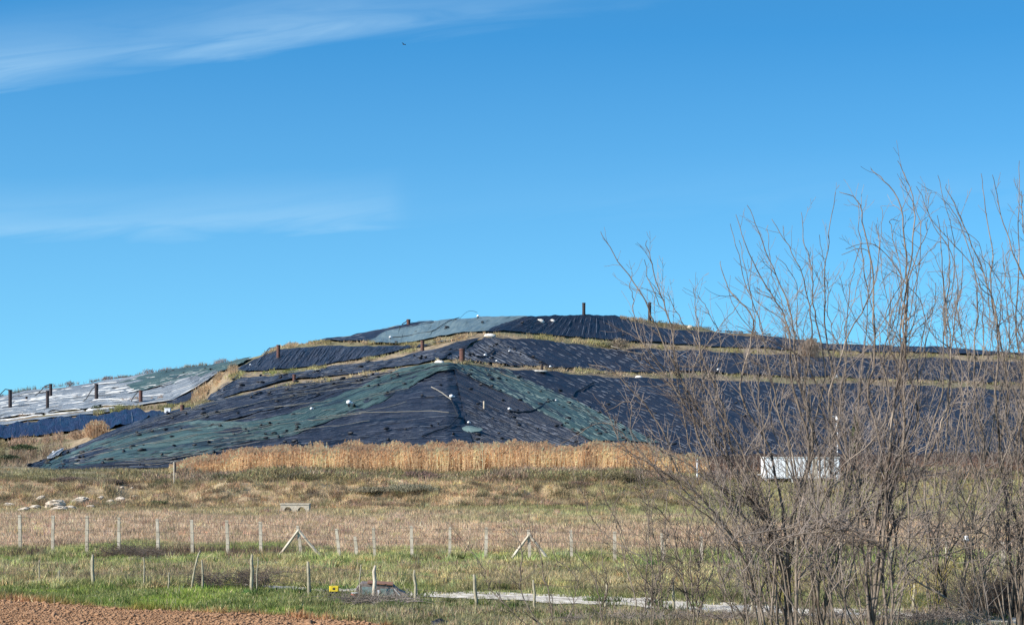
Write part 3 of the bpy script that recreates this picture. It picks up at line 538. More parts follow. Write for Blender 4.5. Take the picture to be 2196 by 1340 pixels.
# white heaps
def heap(px, py, wpx, hpx, label, mt_='heap', seed=1):
    b = at(px, py, 0.1); D = b.y; m = MB(); rx = wpx / 2 / F * D; m.lump((0, 0, 0), rx, rx * .7, hpx / F * D, .13, seed=seed, nu=16, nv=9)
    tag(m.build('gravel_heap', M[mt_], None, b, True), label, 'gravel heap', 'pale heaps on the hill')
heap(1050, 722, 26, 5, 'white gravel heap on the upper grassy ledge at the hill corner', seed=1)
heap(1158, 692, 19, 6, 'white heap high on the summit, left of its twin', seed=2)
heap(1184, 693, 14, 5, 'smaller white heap on the summit, right of its twin', seed=3)
heap(942, 783, 24, 8, 'bright white heap on the lower summit left of the thick pipe', seed=4)
heap(1370, 810, 16, 5, 'white heap on the lower right ledge between the branches', seed=5)
heap(1480, 704, 14, 5, 'tan heap on the right shoulder skyline', 'concrete', seed=6)
heap(1792, 815, 12, 8, 'pale heap on the lower ledge behind the tall stems', 'white_dirty', seed=7)
heap(690, 797, 36, 3, 'pale gravel streak on the ledge of the left flank', seed=8)
heap(1150, 799, 50, 3, 'long pale gravel streak on the lower ledge, right of the thick pipe', seed=9)
# small white box
b = at(360, 893, .1); t = empty('equipment_box', b, 'small white equipment box on the ledge above the blue tarpaulin', 'box')
m = MB(); m.box(-.38, .38, -.3, .3, .1, .85, c=.04); m.build('body', M['white'], t)
m = MB(); m.box(-.42, .42, -.34, .34, .853, .92, c=.04); m.build('lid', M['white_dirty'], t)
m = MB(); m.tube([(-.1, -.34, .6), (.06, -.34, .52)], .025, 6); m.build('handle', M['black'], t)
# teal cloth patch over a pipe stub on the nose
b = hit(np.array([1006.]), np.array([925.]), .5)[0]; m = MB(); nn = 14; vs_ = [(0, 0, .15)]
for k in range(nn):
    q = 2 * math.pi * k / nn; rr = random.uniform(.75, 1.15); vs_.append((1.5 * rr * math.cos(q), .9 * rr * math.sin(q), -.15 + .45 * math.sin(q) * rr))
vs_ += [(x * .97, y * .97, z - .06) for x, y, z in vs_]
m.add(vs_, [(0, 1 + k, 1 + (k + 1) % nn) for k in range(nn)] + [(nn + 1, nn + 2 + (k + 1) % nn, nn + 2 + k) for k in range(nn)] + [(1 + k, nn + 2 + k, nn + 2 + (k + 1) % nn, 1 + (k + 1) % nn) for k in range(nn)])
tag(m.build('cloth_patch', M['pleat_green'], None, Vector(b)), 'ragged pale teal cloth patch low on the dark nose', 'cloth')

# ------------------------------------------------------------ vegetation builders
def blades(name, P, h, wd, lean, cols_, mt=None, jit=.22, lean_dir=None, hv=.4):
    """one triangle per blade"""
    n = len(P); P = np.asarray(P, float); cols_ = np.asarray(cols_, float)
    h = np.asarray(h) * rng.uniform(1 - hv, 1 + hv, n); a = rng.uniform(0, 2 * np.pi, n); ww = np.asarray(wd) * rng.uniform(.6, 1.4, n)
    side = np.stack([np.cos(a), np.sin(a), np.zeros(n)], -1) * ww[:, None] / 2
    b = rng.uniform(0, 2 * np.pi, n) if lean_dir is None else rng.normal(lean_dir, .8, n); ln = np.abs(rng.normal(0, lean, n)) * h
    tip = P + np.stack([np.cos(b) * ln, np.sin(b) * ln, h], -1)
    cols_ = cols_ * (.70 + 1.05 * fbm(P[:, 0] * 1.3, P[:, 1] * .6, 301, 4))[:, None] * (.72 + .56 * fbm(P[:, 0] * .22, P[:, 1] * .2, 302, 3))[:, None]
    V = np.stack([P - side - [0, 0, .03], P + side - [0, 0, .03], tip], 1).reshape(-1, 3)
    c = cols_ * (1 + rng.normal(0, jit, (n, 1))) * (1 + rng.normal(0, jit * .25, (n, 3))); c = np.clip(c, .01, .9)
    c3 = np.repeat(c[:, None], 3, 1); c3 = c3.reshape(-1, 3)
    return link(name, mesh_np(name, V, np.arange(3 * n).reshape(-1, 3), mt or M['blade'], col=c3))
def scatter_rows(n, r0, r1, p0, p1):
    """points spread evenly in the picture rows/columns of the flat plain"""
    r = rng.uniform(r0, r1, n); D = CH * F / (r - HY); px = rng.uniform(p0, p1, n); x = (px - CX) / F * D
    return x, D, px, r
def on_ground(x, y): return np.stack([x, y, zg(x, y)], -1)
# --- foreground green grass, bands
edge_f = lambda px: np.interp(px, [p[0] for p in SOIL_EDGE], [p[1] for p in SOIL_EDGE])
def clump(x, y, s, seed): return fbm(x * s, y * s, seed, 3)
x, y, px, r = scatter_rows(190000, 1236, 1352, -60, 2260)
path_r = np.interp(px, [p[0] for p in PATH], [p[1] for p in PATH])
n_ = fbm(x * .5, y * .5, 91, 3); keep = (r < edge_f(px) + (n_ - .5) * 14) & (np.abs(r - path_r) > 2 + 6.5 * np.clip((px - 500) / 800, 0, 1) + (n_ - .5) * 6 - 6 * (n_ > .56)) & (clump(x, y, 1.5, 92) > .30)
x, y, px, r, path_r = x[keep], y[keep], px[keep], r[keep], path_r[keep]; cl_ = clump(x, y, .8, 93) * (1 - .5 * np.clip((px - 700) / 300, 0, 1) * (r > path_r) * (r < path_r + 34))
cc = zone(x, y); g = np.clip((clump(x, y, .45, 94) - .42) * 5, 0, 1)[:, None]; lft = np.clip(1 - (px - 500) / 500, .15, 1)[:, None]
cc = cc * .9 + g * lft * C(.03, .05, -.005) ; cc = np.where(rng.random((len(x), 1)) < .08, C(.36, .30, .17), cc)
tag(blades('near_grass', on_ground(x, y), .03 + .42 * cl_ ** 2.2, .04, .7, cc * 1.35), 'short green grass growing along the edge of the ploughed soil', 'grass', kind='stuff')
x, y, px, r = scatter_rows(120000, 1176, 1252, -60, 2260); cl_ = clump(x, y, .5, 95)
keep = cl_ > .3; x, y, px, r, cl_ = x[keep], y[keep], px[keep], r[keep], cl_[keep]
cc = zone(x, y); cc = np.where(rng.random((len(x), 1)) < .11, C(.36, .29, .17), cc)
tag(blades('meadow_grass', on_ground(x, y), .03 + .46 * cl_ ** 2.2, .05, .7, cc * 1.4), 'bright green and straw coloured grass between the two fences', 'grass', kind='stuff')
x, y, px, r = scatter_rows(230000, 1082, 1184, -60, 2260); cc = zone(x, y); tt = rng.random((len(x), 1)); cc = np.where(tt < .22, cc * 1.35, np.where(tt > .85, cc * .6, cc))
tag(blades('dry_grass', on_ground(x, y), .10 + .28 * clump(x, y, .2, 96), .05, .5, cc * 1.45), 'tall pinkish dry grass filling the field behind the post fence', 'grass', kind='stuff')
# bank grass
n = 130000; y = rng.uniform(180, 232, n); px = rng.uniform(-80, 2280, n); x = (px - CX) / F * y; cl_ = clump(x, y, .22, 97); cc = zone(x, y)
dk = (clump(x, y, .3, 98) > .56)[:, None]; up = (y > 203)[:, None]; cc = np.where(dk & up, C(.19, .16, .09), cc); lf = (px < 420)[:, None] & ~up; cc = np.where(lf, cc * .45 + C(.21, .175, .115) * .5, cc); cc = np.where(rng.random((n, 1)) < .15, cc * 1.4, cc); q1 = fbm(x * .35, y * .5, 201, 4)[:, None]; q2 = fbm(x * .12, y * .3, 202, 3)[:, None]; cc = cc * (.45 + 1.15 * q1); cc = np.where(q2 > .56, cc * C(.72, .74, .62), np.where(q2 < .40, cc * C(1.0, .82, .72), cc))
ke = ~((px < 560) & (y < 204) & (fbm(x * .4, y * .8, 205, 3) > .47)); x, y, px, cl_, cc = x[ke], y[ke], px[ke], cl_[ke], cc[ke]
tag(blades('bank_grass', on_ground(x, y), np.where(y > 203, .30, .20) * (.3 + 1.2 * cl_), .08, .6, cc * 1.35), 'rough tan and olive grass on the long low bank below the reeds', 'grass', kind='stuff')
# dark scrub on top of the bank, between tan bank and reeds
n = 90000; y = rng.uniform(203, 219, n); px = rng.uniform(250, 2300, n); x = (px - CX) / F * y; q = clump(x, y * .5, .16, 99); k = (q > .40) & (rng.random(n) < (q - .3) * 3); x, y, px = x[k], y[k], px[k]; q = q[k]
pz = on_ground(x, y); pz[:, 2] += rng.uniform(0, 1, len(x)) * np.clip((q - .38) * 4, .05, 1.0) * .8
cc = np.where((clump(x, y, .12, 101) > .5)[:, None], C(.19, .16, .085), C(.23, .17, .115)); cc = np.where(rng.random((len(x), 1)) < .2, cc * 1.7, cc)
tag(blades('scrub', pz, .28, .09, .8, cc, jit=.35), 'low dark olive and brown scrub along the top of the bank', 'scrub', kind='stuff')
def tussocks(name, n, gen, h, col, label, per=46, rad=.16):
    x, y = gen(n); sz = rng.uniform(.5, 1.3, len(x)); xx = np.repeat(x, per) + rng.normal(0, rad, len(x) * per) * np.repeat(sz, per); yy = np.repeat(y, per) + rng.normal(0, rad, len(x) * per)
    cc = np.repeat(C(*col) * rng.uniform(.55, 1.25, (len(x), 1)) * (1 + rng.normal(0, .08, (len(x), 3))), per, 0)
    tag(blades(name, on_ground(xx, yy), h * np.repeat(sz, per), .045, .75, cc), label, 'grass', kind='stuff')
def g_rows(r0, r1, p0=-40, p1=2240):
    def f(n): x, y, px, r = scatter_rows(n, r0, r1, p0, p1); k = (clump(x, y, .3, 510) > .45) & (r < edge_f(px) - 4); return x[k], y[k]
    return f
def g_bank(n): y = rng.uniform(183, 204, n); x = (rng.uniform(-60, 1500, n) - CX) / F * y; return x, y
tussocks('grass_tussocks', 1500, g_rows(1180, 1262), .26, (.40, .36, .17), 'pale yellow green grass tussocks standing out between the two fences')
tussocks('grass_tussocks', 1100, g_rows(1094, 1180), .34, (.42, .31, .19), 'straw coloured grass tussocks dotted over the dry field')
tussocks('grass_tussocks', 900, g_bank, .42, (.46, .34, .20), 'straw coloured tussocks on the face of the bank', rad=.28)
tussocks('weed_tussocks', 420, g_bank, .45, (.16, .13, .08), 'dark brown weed tufts on the face of the bank', rad=.4, per=90)
tussocks('weed_tussocks', 500, g_rows(1196, 1330), .22, (.10, .13, .04), 'dark green leafy tufts among the grass by the near stakes')
# weeds, brown stalks between the fences (left)
def stalks(name, n, r0, r1, p0, p1, h, col, label, wd=.035, dens_seed=5, thr=.5):
    x, y, px, r = scatter_rows(n, r0, r1, p0, p1); k = (clump(x, y, .35, dens_seed) > thr) & (np.abs(r - np.interp(px, [p[0] for p in PATH], [p[1] for p in PATH]) - 8) > 12) & (r < edge_f(px) - 3); x, y = x[k], y[k]
    # three blades per stalk, forked
    xx = np.repeat(x, 4) + rng.normal(0, .05, len(x) * 4); yy = np.repeat(y, 4) + rng.normal(0, .05, len(x) * 4)
    pz = on_ground(xx, yy); pz[:, 2] += np.tile([0, .03, .06, .10], len(x)) * rng.uniform(.5, 1.2, len(xx))
    tag(blades(name, pz, h, wd, .65, np.ones((len(xx), 3)) * C(*col), jit=.35), label, 'weeds', kind='stuff')
stalks('dead_weeds', 2600, 1172, 1196, -50, 700, .30, (.15, .105, .075), 'dark dead weed stalks along the foot of the far fence', thr=.50, dens_seed=6)
stalks('dead_weeds', 3000, 1210, 1254, -50, 1300, .24, (.25, .20, .125), 'brown dead weeds around the near wooden stakes', thr=.53, dens_seed=8)
stalks('tangled_weeds', 9000, 1312, 1352, 560, 2260, .16, (.30, .25, .15), 'brown tangled weeds along the bottom right, in front of the gravel track', thr=.36, dens_seed=12)
# soil clods
x, y, px, r = scatter_rows(42000, 1280, 1352, -80, 900); k = r > edge_f(px) - 1; x, y = x[k], y[k]; n = len(x); s = .62 * (rng.gamma(2.0, .0085, n) + .008) * (.5 + 1.3 * fbm(x * .8, y * .8, 500, 3)); c0 = on_ground(x, y) + np.stack([x * 0, x * 0, s * .4], -1)
dirs = np.array([(1, 0, 0), (0, 1, 0), (-1, 0, 0), (0, -1, 0), (0, 0, 1.), (0, 0, -.6)]); V = c0[:, None] + dirs[None] * s[:, None, None] * rng.uniform(.5, 1.7, (n, 6, 1)) * np.array([1.5, 1.2, .8])
fo = np.array([(0, 1, 4), (1, 2, 4), (2, 3, 4), (3, 0, 4), (1, 0, 5), (2, 1, 5), (3, 2, 5), (0, 3, 5)]); Fc = (np.arange(n)[:, None, None] * 6 + fo[None]).reshape(-1, 3)
tag(link('soil_clods', mesh_np('soil_clods', V.reshape(-1, 3), Fc, M['soil'])), 'loose reddish clods on the ploughed field in the bottom left corner', 'soil', kind='stuff')
# --- reed bed
def reeds(name, px0, px1, D0, D1, n, hfun, col, label, zfun=None):
    y = rng.uniform(D0, D1, n) ; px = rng.uniform(px0, px1, n); x = (px - CX) / F * y; h = hfun(px) * rng.uniform(.6, 1.1, n) * (.62 + .7 * clump(x, y * .3, .55, 120)); kk = clump(x, y, .8, 122) > .30; x, y, px, h = x[kk], y[kk], px[kk], h[kk]; n = len(x)
    base = on_ground(x, y) if zfun is None else zfun(px, y)
    a = rng.normal(.03, .10, (n, 2)); wd = rng.uniform(.018, .04, n)
    tip = base + np.stack([a[:, 0] * h, a[:, 1] * h, h], -1); s = np.stack([wd, wd * 0, wd * 0], -1)
    V1 = np.stack([base - s, base + s, tip + s * .5, tip - s * .5], 1)
    pl = rng.uniform(.22, .42, n); pw = rng.uniform(.05, .11, n); bend = rng.normal(.05, .10, n); m1 = tip + np.stack([bend * .5, bend * 0, pl * .45], -1); t1 = tip + np.stack([bend * 1.4, bend * 0, pl], -1)
    sw = np.stack([pw, pw * .3, pw * 0], -1); V2 = np.stack([tip, m1 + sw, t1, m1 - sw], 1)
    # leaves: two per stalk
    fr_ = rng.uniform(.25, .9, n); lb = base + (tip - base) * fr_[:, None]; ang = rng.choice([-1, 1], n); ll = rng.uniform(.25, .5, n); lt = lb + np.stack([ang * ll * .6, rng.normal(0, .15, n), ll * rng.uniform(-.1, .7, n)], -1)
    V3 = np.stack([lb, lb + [0, 0, .06], lt, (lb + lt) / 2 + [0, 0, -.03]], 1)
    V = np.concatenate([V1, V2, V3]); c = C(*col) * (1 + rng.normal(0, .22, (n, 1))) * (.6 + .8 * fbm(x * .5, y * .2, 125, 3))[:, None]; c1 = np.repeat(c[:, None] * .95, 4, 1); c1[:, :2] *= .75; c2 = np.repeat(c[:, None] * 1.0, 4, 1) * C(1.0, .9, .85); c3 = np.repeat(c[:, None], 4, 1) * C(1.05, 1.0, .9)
    cc = np.clip(np.concatenate([c1, c2, c3]), .01, .9).reshape(-1, 3)
    return tag(link(name, mesh_np(name, V.reshape(-1, 3), np.arange(V.size // 3).reshape(-1, 4), M['blade'], col=cc)), label, 'reeds', kind='stuff')
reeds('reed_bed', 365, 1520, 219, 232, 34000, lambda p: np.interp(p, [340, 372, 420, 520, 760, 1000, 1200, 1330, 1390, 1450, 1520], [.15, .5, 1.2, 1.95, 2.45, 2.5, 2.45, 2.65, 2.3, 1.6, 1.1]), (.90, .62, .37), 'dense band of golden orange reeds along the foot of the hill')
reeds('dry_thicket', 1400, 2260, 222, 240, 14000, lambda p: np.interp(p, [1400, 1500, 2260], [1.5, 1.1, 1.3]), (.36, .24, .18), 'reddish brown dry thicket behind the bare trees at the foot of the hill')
# --- hillside grasses along the ledges
def ledge(name, pts, n, thick, h, col, label, hvv=.5, bladew=.11):
    q = resample(pts, 200); t = rng.uniform(0, 199, n); i = t.astype(int); i1 = np.minimum(i + 1, 199); f = (t - i)[:, None]; c = q[i] * (1 - f) + q[i1] * f
    dens = fbm(c[:, 0] * .06, c[:, 0] * 0 + 2, 130, 3); th = thick * (.05 + .85 * dens); py = c[:, 1] + rng.normal(0, .5, n) * th; P = hit(c[:, 0], py, .2)
    cl_ = fbm(c[:, 0] * .11, py * .1, 131, 3); g = (fbm(c[:, 0] * .025, py * .02, 137, 2) > .52)[:, None]
    cc = np.where(g, C(*col) * C(.82, .92, .75), C(*col)); cc = cc * C(1.0, .96, .98) * (.55 + .8 * cl_[:, None]); k_ = rng.random(n) < np.clip((dens - .33) * 3.2, .06, 1); P = P[k_]; cc = cc[k_]; cl_ = cl_[k_]
    return tag(blades(name, P, h * .62 * (.3 + 1.4 * cl_), bladew, .6, cc, hv=hvv), label, 'grass', kind='stuff')
ledge('ledge_grass', [(1040, 720), (1120, 724), (1200, 732), (1300, 740), (1400, 745), (1500, 750), (1700, 760), (2230, 771)], 9000, 7, .5, (.32, .26, .14), 'grass strip along the upper right ledge of the hill')
ledge('ledge_grass', [(560, 768), (600, 748), (680, 738), (780, 738), (870, 740), (930, 734), (980, 726), (1040, 718)], 6000, 5, .45, (.36, .28, .17), 'dry grass strip along the upper left ledge, under the pale sheet')
ledge('ledge_grass', [(880, 745), (930, 741), (1000, 727)], 2500, 9, .45, (.34, .25, .14), 'orange dry grass around the rusty pipe on the upper left ledge')
ledge('ledge_grass', [(480, 815), (520, 806), (620, 800), (700, 793)], 3500, 7, .45, (.30, .28, .13), 'olive grass strip on the left flank ending in pale gravel')
ledge('ledge_grass', [(710, 789), (780, 776), (860, 761), (900, 752)], 2200, 4, .4, (.36, .30, .19), 'thin tan grass strip climbing towards the rusty pipe')
ledge('ledge_grass', [(590, 832), (660, 821), (730, 815), (790, 803), (860, 792)], 2800, 6, .4, (.36, .30, .17), 'tan grass strip on the lower left ledge of the hill')
ledge('ledge_grass', [(925, 782), (960, 779), (1100, 790), (1200, 797), (1300, 802), (1500, 807), (1800, 817), (2230, 829)], 10000, 6, .45, (.37, .30, .19), 'dry grass strip along the lower right ledge of the hill')
ledge('ledge_grass', [(1330, 683), (1360, 686), (1400, 692), (1440, 699), (1490, 708)], 3000, 9, .4, (.33, .26, .17), 'tan grass patch on the right shoulder of the summit')
ledge('ledge_grass', [(410, 868), (430, 850), (450, 832), (470, 812), (490, 798), (510, 790)], 7000, 20, .6, (.40, .30, .18), 'bank of tan grass between the silver sheet and the dark left flank')
ledge('ledge_grass', [(200, 886), (260, 880), (330, 876), (400, 872), (450, 862)], 5000, 10, .5, (.24, .22, .12), 'grey green grass strip above the blue tarpaulin')
ledge('ledge_grass', [(-60, 960), (0, 958), (60, 950), (130, 940), (200, 930)], 7000, 18, .6, (.33, .24, .16), 'brown scrubby slope below the blue tarpaulin at the left edge')
ledge('ledge_grass', [(-60, 1000), (0, 990), (60, 980), (110, 975), (150, 962)], 8000, 34, .6, (.27, .21, .14), 'rough grass slope at the far left below the tarpaulin')
ledge('skyline_grass', [(-60, 862), (0, 850), (60, 840), (110, 833), (200, 820), (300, 805), (400, 789), (480, 779)], 3200, 2.2, .8, (.30, .25, .22), 'greyish scrub along the skyline of the far left lobe', bladew=.07)
ledge('skyline_grass', [(1480, 704), (1540, 712), (1650, 722), (1720, 729)], 1600, 4, .5, (.16, .12, .09), 'dark scrub along the skyline behind the tree tops')
ledge('ledge_grass', [(40, 895), (110, 884), (200, 868), (300, 858), (350, 855)], 1200, 5, .4, (.26, .20, .15), 'thin brown weeds in the folds of the silver sheet')
# --- leafy shrubs made of many small leaves
def leaf_cloud(P, s, cols_, up=0.0):
    n = len(P); a = rng.normal(0, 1, (n, 3)); a /= np.linalg.norm(a, axis=1)[:, None]; b = np.cross(a, rng.normal(0, 1, (n, 3))); b /= np.linalg.norm(b, axis=1)[:, None]
    b[:, 2] = b[:, 2] + up; ss = np.asarray(s) * rng.uniform(.6, 1.4, n)
    V = np.stack([P - a * ss[:, None] * .35, P + b * ss[:, None], P + a * ss[:, None] * .35, P - b * ss[:, None] * .3], 1).reshape(-1, 3)
    c = np.clip(cols_ * (1 + rng.normal(0, .28, (n, 1))), .005, .9); return V, np.repeat(c[:, None], 4, 1).reshape(-1, 3)
def shrub(base, rx, rz, n, col, label, cat='shrub', name='shrub', leaf=.12, group=None, up=.5, stems=True, shape='dome'):
    t = empty(name, base, label, cat, group)
    u_ = rng.normal(0, 1, (n, 3)); u_ /= np.linalg.norm(u_, axis=1)[:, None]; rr = rng.uniform(.2, 1, n) ** .55; lob = .45 + 1.1 * fbm(u_[:, 0] * 3.1 + base[0], u_[:, 2] * 3.1 + u_[:, 1] * 1.3, 140, 3)
    P = u_ * (rr * lob)[:, None] * [rx, rx * .8, rz * .55]; P[:, 2] += rz * .5
    if shape == 'column': k = 1 - .75 * np.clip(P[:, 2] / rz, 0, 1) ** 2; P[:, 0] *= k; P[:, 1] *= k
    P[:, 2] = np.maximum(P[:, 2], -.05)
    V, c = leaf_cloud(P, leaf, np.ones((n, 3)) * C(*col) * (.6 + .8 * fbm(P[:, 0] * 2, P[:, 2] * 2, 141, 2))[:, None], up)
    o = link('foliage', mesh_np('foliage', V, np.arange(len(V)).reshape(-1, 4), M['leaf'], col=c), t)
    m = MB()
    for k in range(4): m.tube([(0, 0, -.2), (random.uniform(-.3, .3) * rx, random.uniform(-.2, .2) * rx, rz * .45), (random.uniform(-.6, .6) * rx, 0, rz * .8)], [.05, .03, .01], 5)
    m.build('stem', M['twig'], t); return t
GSH = 'shrubs and reed clumps on and around the hill'
def feather(base, w_, h_, n, col, label):
    t = empty('reed_clump', base, label, 'reed clump', 'shrubs and reed clumps on and around the hill')
    bx_ = rng.normal(0, w_ * .33, n); by_ = rng.normal(0, w_ * .25, n); hh = h_ * rng.uniform(.45, 1.05, n) * np.exp(-(bx_ / w_) ** 2 * 1.3); lx = bx_ * .55 + rng.normal(0, .12, n) * hh
    b0_ = np.stack([bx_, by_, bx_ * 0 - .1], -1); tp = b0_ + np.stack([lx, rng.normal(0, .12, n) * hh, hh], -1); wd = rng.uniform(.02, .05, n)[:, None] * np.array([1, .4, 0])
    pl = np.stack([rng.normal(.06, .12, n), bx_ * 0, rng.uniform(.25, .5, n)], -1); pw = rng.uniform(.05, .10, n)[:, None] * np.array([1, .3, 0])
    V = np.concatenate([np.stack([b0_ - wd, b0_ + wd, tp + wd * .4, tp - wd * .4], 1), np.stack([tp, tp + pl * .4 + pw, tp + pl, tp + pl * .4 - pw], 1)])
    c = C(*col) * (1 + rng.normal(0, .28, (n, 1))); c = np.clip(np.concatenate([c * .85, c]), .02, .9)
    link('stalks', mesh_np('stalks', V.reshape(-1, 3), np.arange(V.size // 3).reshape(-1, 4), M['leaf'], col=np.repeat(c[:, None], 4, 1).reshape(-1, 3)), t)
feather(at(207, 936), 1.5, 1.9, 700, (.74, .47, .27), 'orange tan feathery reed clump in front of the blue tarpaulin')
feather(at(172, 938), 1.5, .9, 400, (.60, .40, .25), 'low tan reed clump at the left foot of the feathery orange one')
feather(at(1738, 764), 1.7, 3.2, 800, (.58, .40, .27), 'tan reed clump standing up on the right skyline between stems')
shrub(at(50, 972), 1.6, 1.0, 1500, (.06, .085, .03), 'dark green bush on the rough slope below the tarpaulin', leaf=.16, group=GSH)
shrub(at(22, 990), 1.3, .8, 1300, (.055, .075, .03), 'lower dark green bush at the left edge of the photo', leaf=.16, group=GSH)
shrub(at(208, 880), .9, .7, 500, (.07, .09, .04), 'small dark green bush beside the white fold of the silver sheet', leaf=.14, group=GSH)
shrub(at(1330, 748), 1.6, 1.9, 1200, (.26, .20, .14), 'thin brown bush on the upper ledge right of the summit pipe', leaf=.14, up=1.2, group=GSH)
shrub(at(1300, 742), 1.7, .8, 900, (.13, .13, .06), 'green tuft bush on the upper right ledge', leaf=.14, group=GSH)
for i, (a_, b_, s_, lb) in enumerate([(318, 803, .8, 'grey twiggy bush on the left lobe skyline right of the thick pipe'), (478, 778, .8, 'tiny grey bush on the skyline above the tan grass bank'), (230, 815, .7, 'small grey brown bush on the skyline just right of the thick dark pipe'), (150, 826, .7, 'low grey bush on the skyline between two dark pipes')]):
    shrub(at(a_, b_ + 3), s_ * 1.3, s_ * 1.3, 500, (.26, .20, .19), lb, leaf=.10, up=1.2, group=GSH)
# dark bushes on the bank
for i, (px_, D_, rx_, rz_, c_, lb) in enumerate([(640, 205, 1.6, .9, (.10, .085, .05), 'dark brown bush on the bank top above the concrete trough'), (470, 206, 1.5, .9, (.10, .09, .05), 'dark bush on the bank top left of the middle'), (880, 194, 2.2, .8, (.17, .155, .10), 'grey green bush spilling down the middle of the bank'),
    (800, 193, 1.5, .6, (.18, .155, .10), 'low grey bush at the foot of the bank'), (900, 208, 1.6, 1.0, (.16, .10, .08), 'reddish bush on top of the bank under the reeds'), (1330, 203, 1.7, 1.0, (.12, .10, .05), 'olive bush on the bank top left of the tree stems'),
    (1240, 198, 1.2, .7, (.17, .105, .07), 'rusty brown bush on the bank right of the middle'), (150, 203, 1.3, .6, (.13, .09, .07), 'dark brown bush above the white rocks'), (240, 201, 1.0, .6, (.12, .085, .065), 'small dark bush right of the white rocks'), (340, 188, .8, .4, (.12, .12, .05), 'small dark tuft at the foot of the bank below the signpost'),
    (1550, 208, 1.6, 1.1, (.15, .10, .08), 'brown bush behind the stems left of the white cabin'), (1960, 207, 2.0, 1.2, (.13, .10, .08), 'brown bush behind the stems right of the white cabin')]):
    x_ = (px_ - CX) / F * D_; shrub(Vector((x_, D_, zgs(x_, D_))), rx_ * 1.25, rz_ * .8, int(2600 * rx_), tuple(q_ * 1.35 for q_ in c_), lb, leaf=.085, up=1.2, group=GSH)
# conifers
def cypress(px, D, top, wpx, label, n=5000):
    x_ = (px - CX) / F * D; z0 = zgs(x_, D) + .2; h = CH + (HY - top) / F * D - z0; r = wpx / 2 / F * D
    t = empty('cypress_tree', Vector((x_, D, z0)), label, 'tree', 'narrow conifers at the foot of the hill')
    m = MB(); m.tube([(0, 0, -.5), (.03, 0, h * .5), (0, 0, h * .93)], [.13, .08, .02], 7); m.build('trunk', M['bark'], t)
    z = rng.beta(1.2, 1.5, n) * h; k = np.interp(z / h, [0, .1, .35, .7, 1], [.55, .9, 1, .65, .05]); a = rng.uniform(0, 2 * np.pi, n); rr = r * k * np.sqrt(rng.uniform(.1, 1, n)) * (.75 + .5 * fbm(a * 1.5, z * 1.4, 150, 2))
    P = np.stack([np.cos(a) * rr, np.sin(a) * rr, z], -1); V, c = leaf_cloud(P, .16, np.ones((n, 3)) * C(.095, .11, .045) * (.6 + .9 * fbm(a * 2, z * 2.2, 151, 2))[:, None], .9)
    link('crown', mesh_np('crown', V, np.arange(len(V)).reshape(-1, 4), M['leaf'], col=c), t)
cypress(1835, 244, 893, 27, 'tall narrow dark green cypress right of the white mast')

# ------------------------------------------------------------ fences
def strut(m, a, b, r0, r1=None, n=6, bend=0):
    a = Vector(a); b = Vector(b); mid = (a + b) / 2 + Vector((bend, 0, 0)); m.tube([a, mid, b], [r0, (r0 + (r1 or r0)) / 2, r1 or r0], n)
FAR = [(-30, 1103, 1180), (42, 1104, 1181), (114, 1105, 1176), (187, 1106, 1170), (255, 1109, 1176), (337, 1112, 1181), (411, 1114, 1181), (486, 1115, 1190), (558, 1118, 1191), (638, 1127, 1196), (721, 1133, 1199), (761, 1150, 1194), (800, 1131, 1203), (882, 1127, 1198), (965, 1130, 1206),
       (1043, 1130, 1200), (1133, 1135, 1206), (1224, 1136, 1206), (1318, 1139, 1208), (1419, 1143, 1216), (1504, 1150, 1218), (1608, 1148, 1222), (1708, 1152, 1224), (1800, 1150, 1220), (1908, 1156, 1224), (2030, 1160, 1226), (2150, 1162, 1228), (2270, 1164, 1230)]
fence = empty('post_fence', Vector((0, 96, 0)), 'farther fence of pale square posts with two braced A shaped posts', 'fence')
def rel(o, p): return Vector(p) - o.location
tops = []
for i, (px, yt, yb) in enumerate(FAR):
    D = row2D(min(yb + 3, 1232)) ; D = max(84, D)
    D = float(np.interp(px, [-30, 486, 1043, 2270], [102, 98, 94, 85.5])); x_ = (px - CX) / F * D; z0 = zgs(x_, D); zt = CH + (HY - yt) / F * D
    lean = {558: 2, 638: 9, 721: 8, 761: 5, 800: 4, 882: 2, 1133: 4, 486: 3, 42: 2, 114: -1}.get(px, random.uniform(-2, 3)); lx = lean / F * D
    m = MB(); r = random.uniform(.062, .074); a = random.uniform(-.1, .1); bx_, tx = x_ + lx, x_
    v_ = [];
    for (cx_, z) in ((bx_, z0 - .3), (tx + (bx_ - tx) * .5 + random.uniform(-.01, .01), (z0 + zt) / 2), (tx, zt)):
        rr = r * (1 if z < zt else .92); v_ += [(cx_ - rr, D - rr, z), (cx_ + rr, D - rr, z), (cx_ + rr, D + rr, z), (cx_ - rr, D + rr, z)]
    m.add(v_, [(3, 2, 1, 0), (8, 9, 10, 11)] + [(j * 4 + k, j * 4 + (k + 1) % 4, j * 4 + 4 + (k + 1) % 4, j * 4 + 4 + k) for j in range(2) for k in range(4)])
    o = m.build('post', M['post'], fence); o.location = -fence.location
    tops.append((Vector((tx, D - .09, zt)), Vector((bx_, D - .09, z0)), px))
for (px, yt, l_, r_, yb) in ((638, 1136, 598, 690, 1196), (1133, 1146, 1094, 1178, 1206)):
    D = float(np.interp(px, [-30, 486, 1043, 2270], [102, 98, 94, 85.5])) - .1; p0 = P3(px + 2, yt, D)
    for q, yy in ((l_, yb), (r_, yb + 2)):
        x_ = (q - CX) / F * D; m = MB(); strut(m, p0, (x_, D, zgs(x_, D) - .05), .062, .075, 5, random.uniform(-.03, .03)); o = m.build('brace', M['post'], fence); o.location = -fence.location
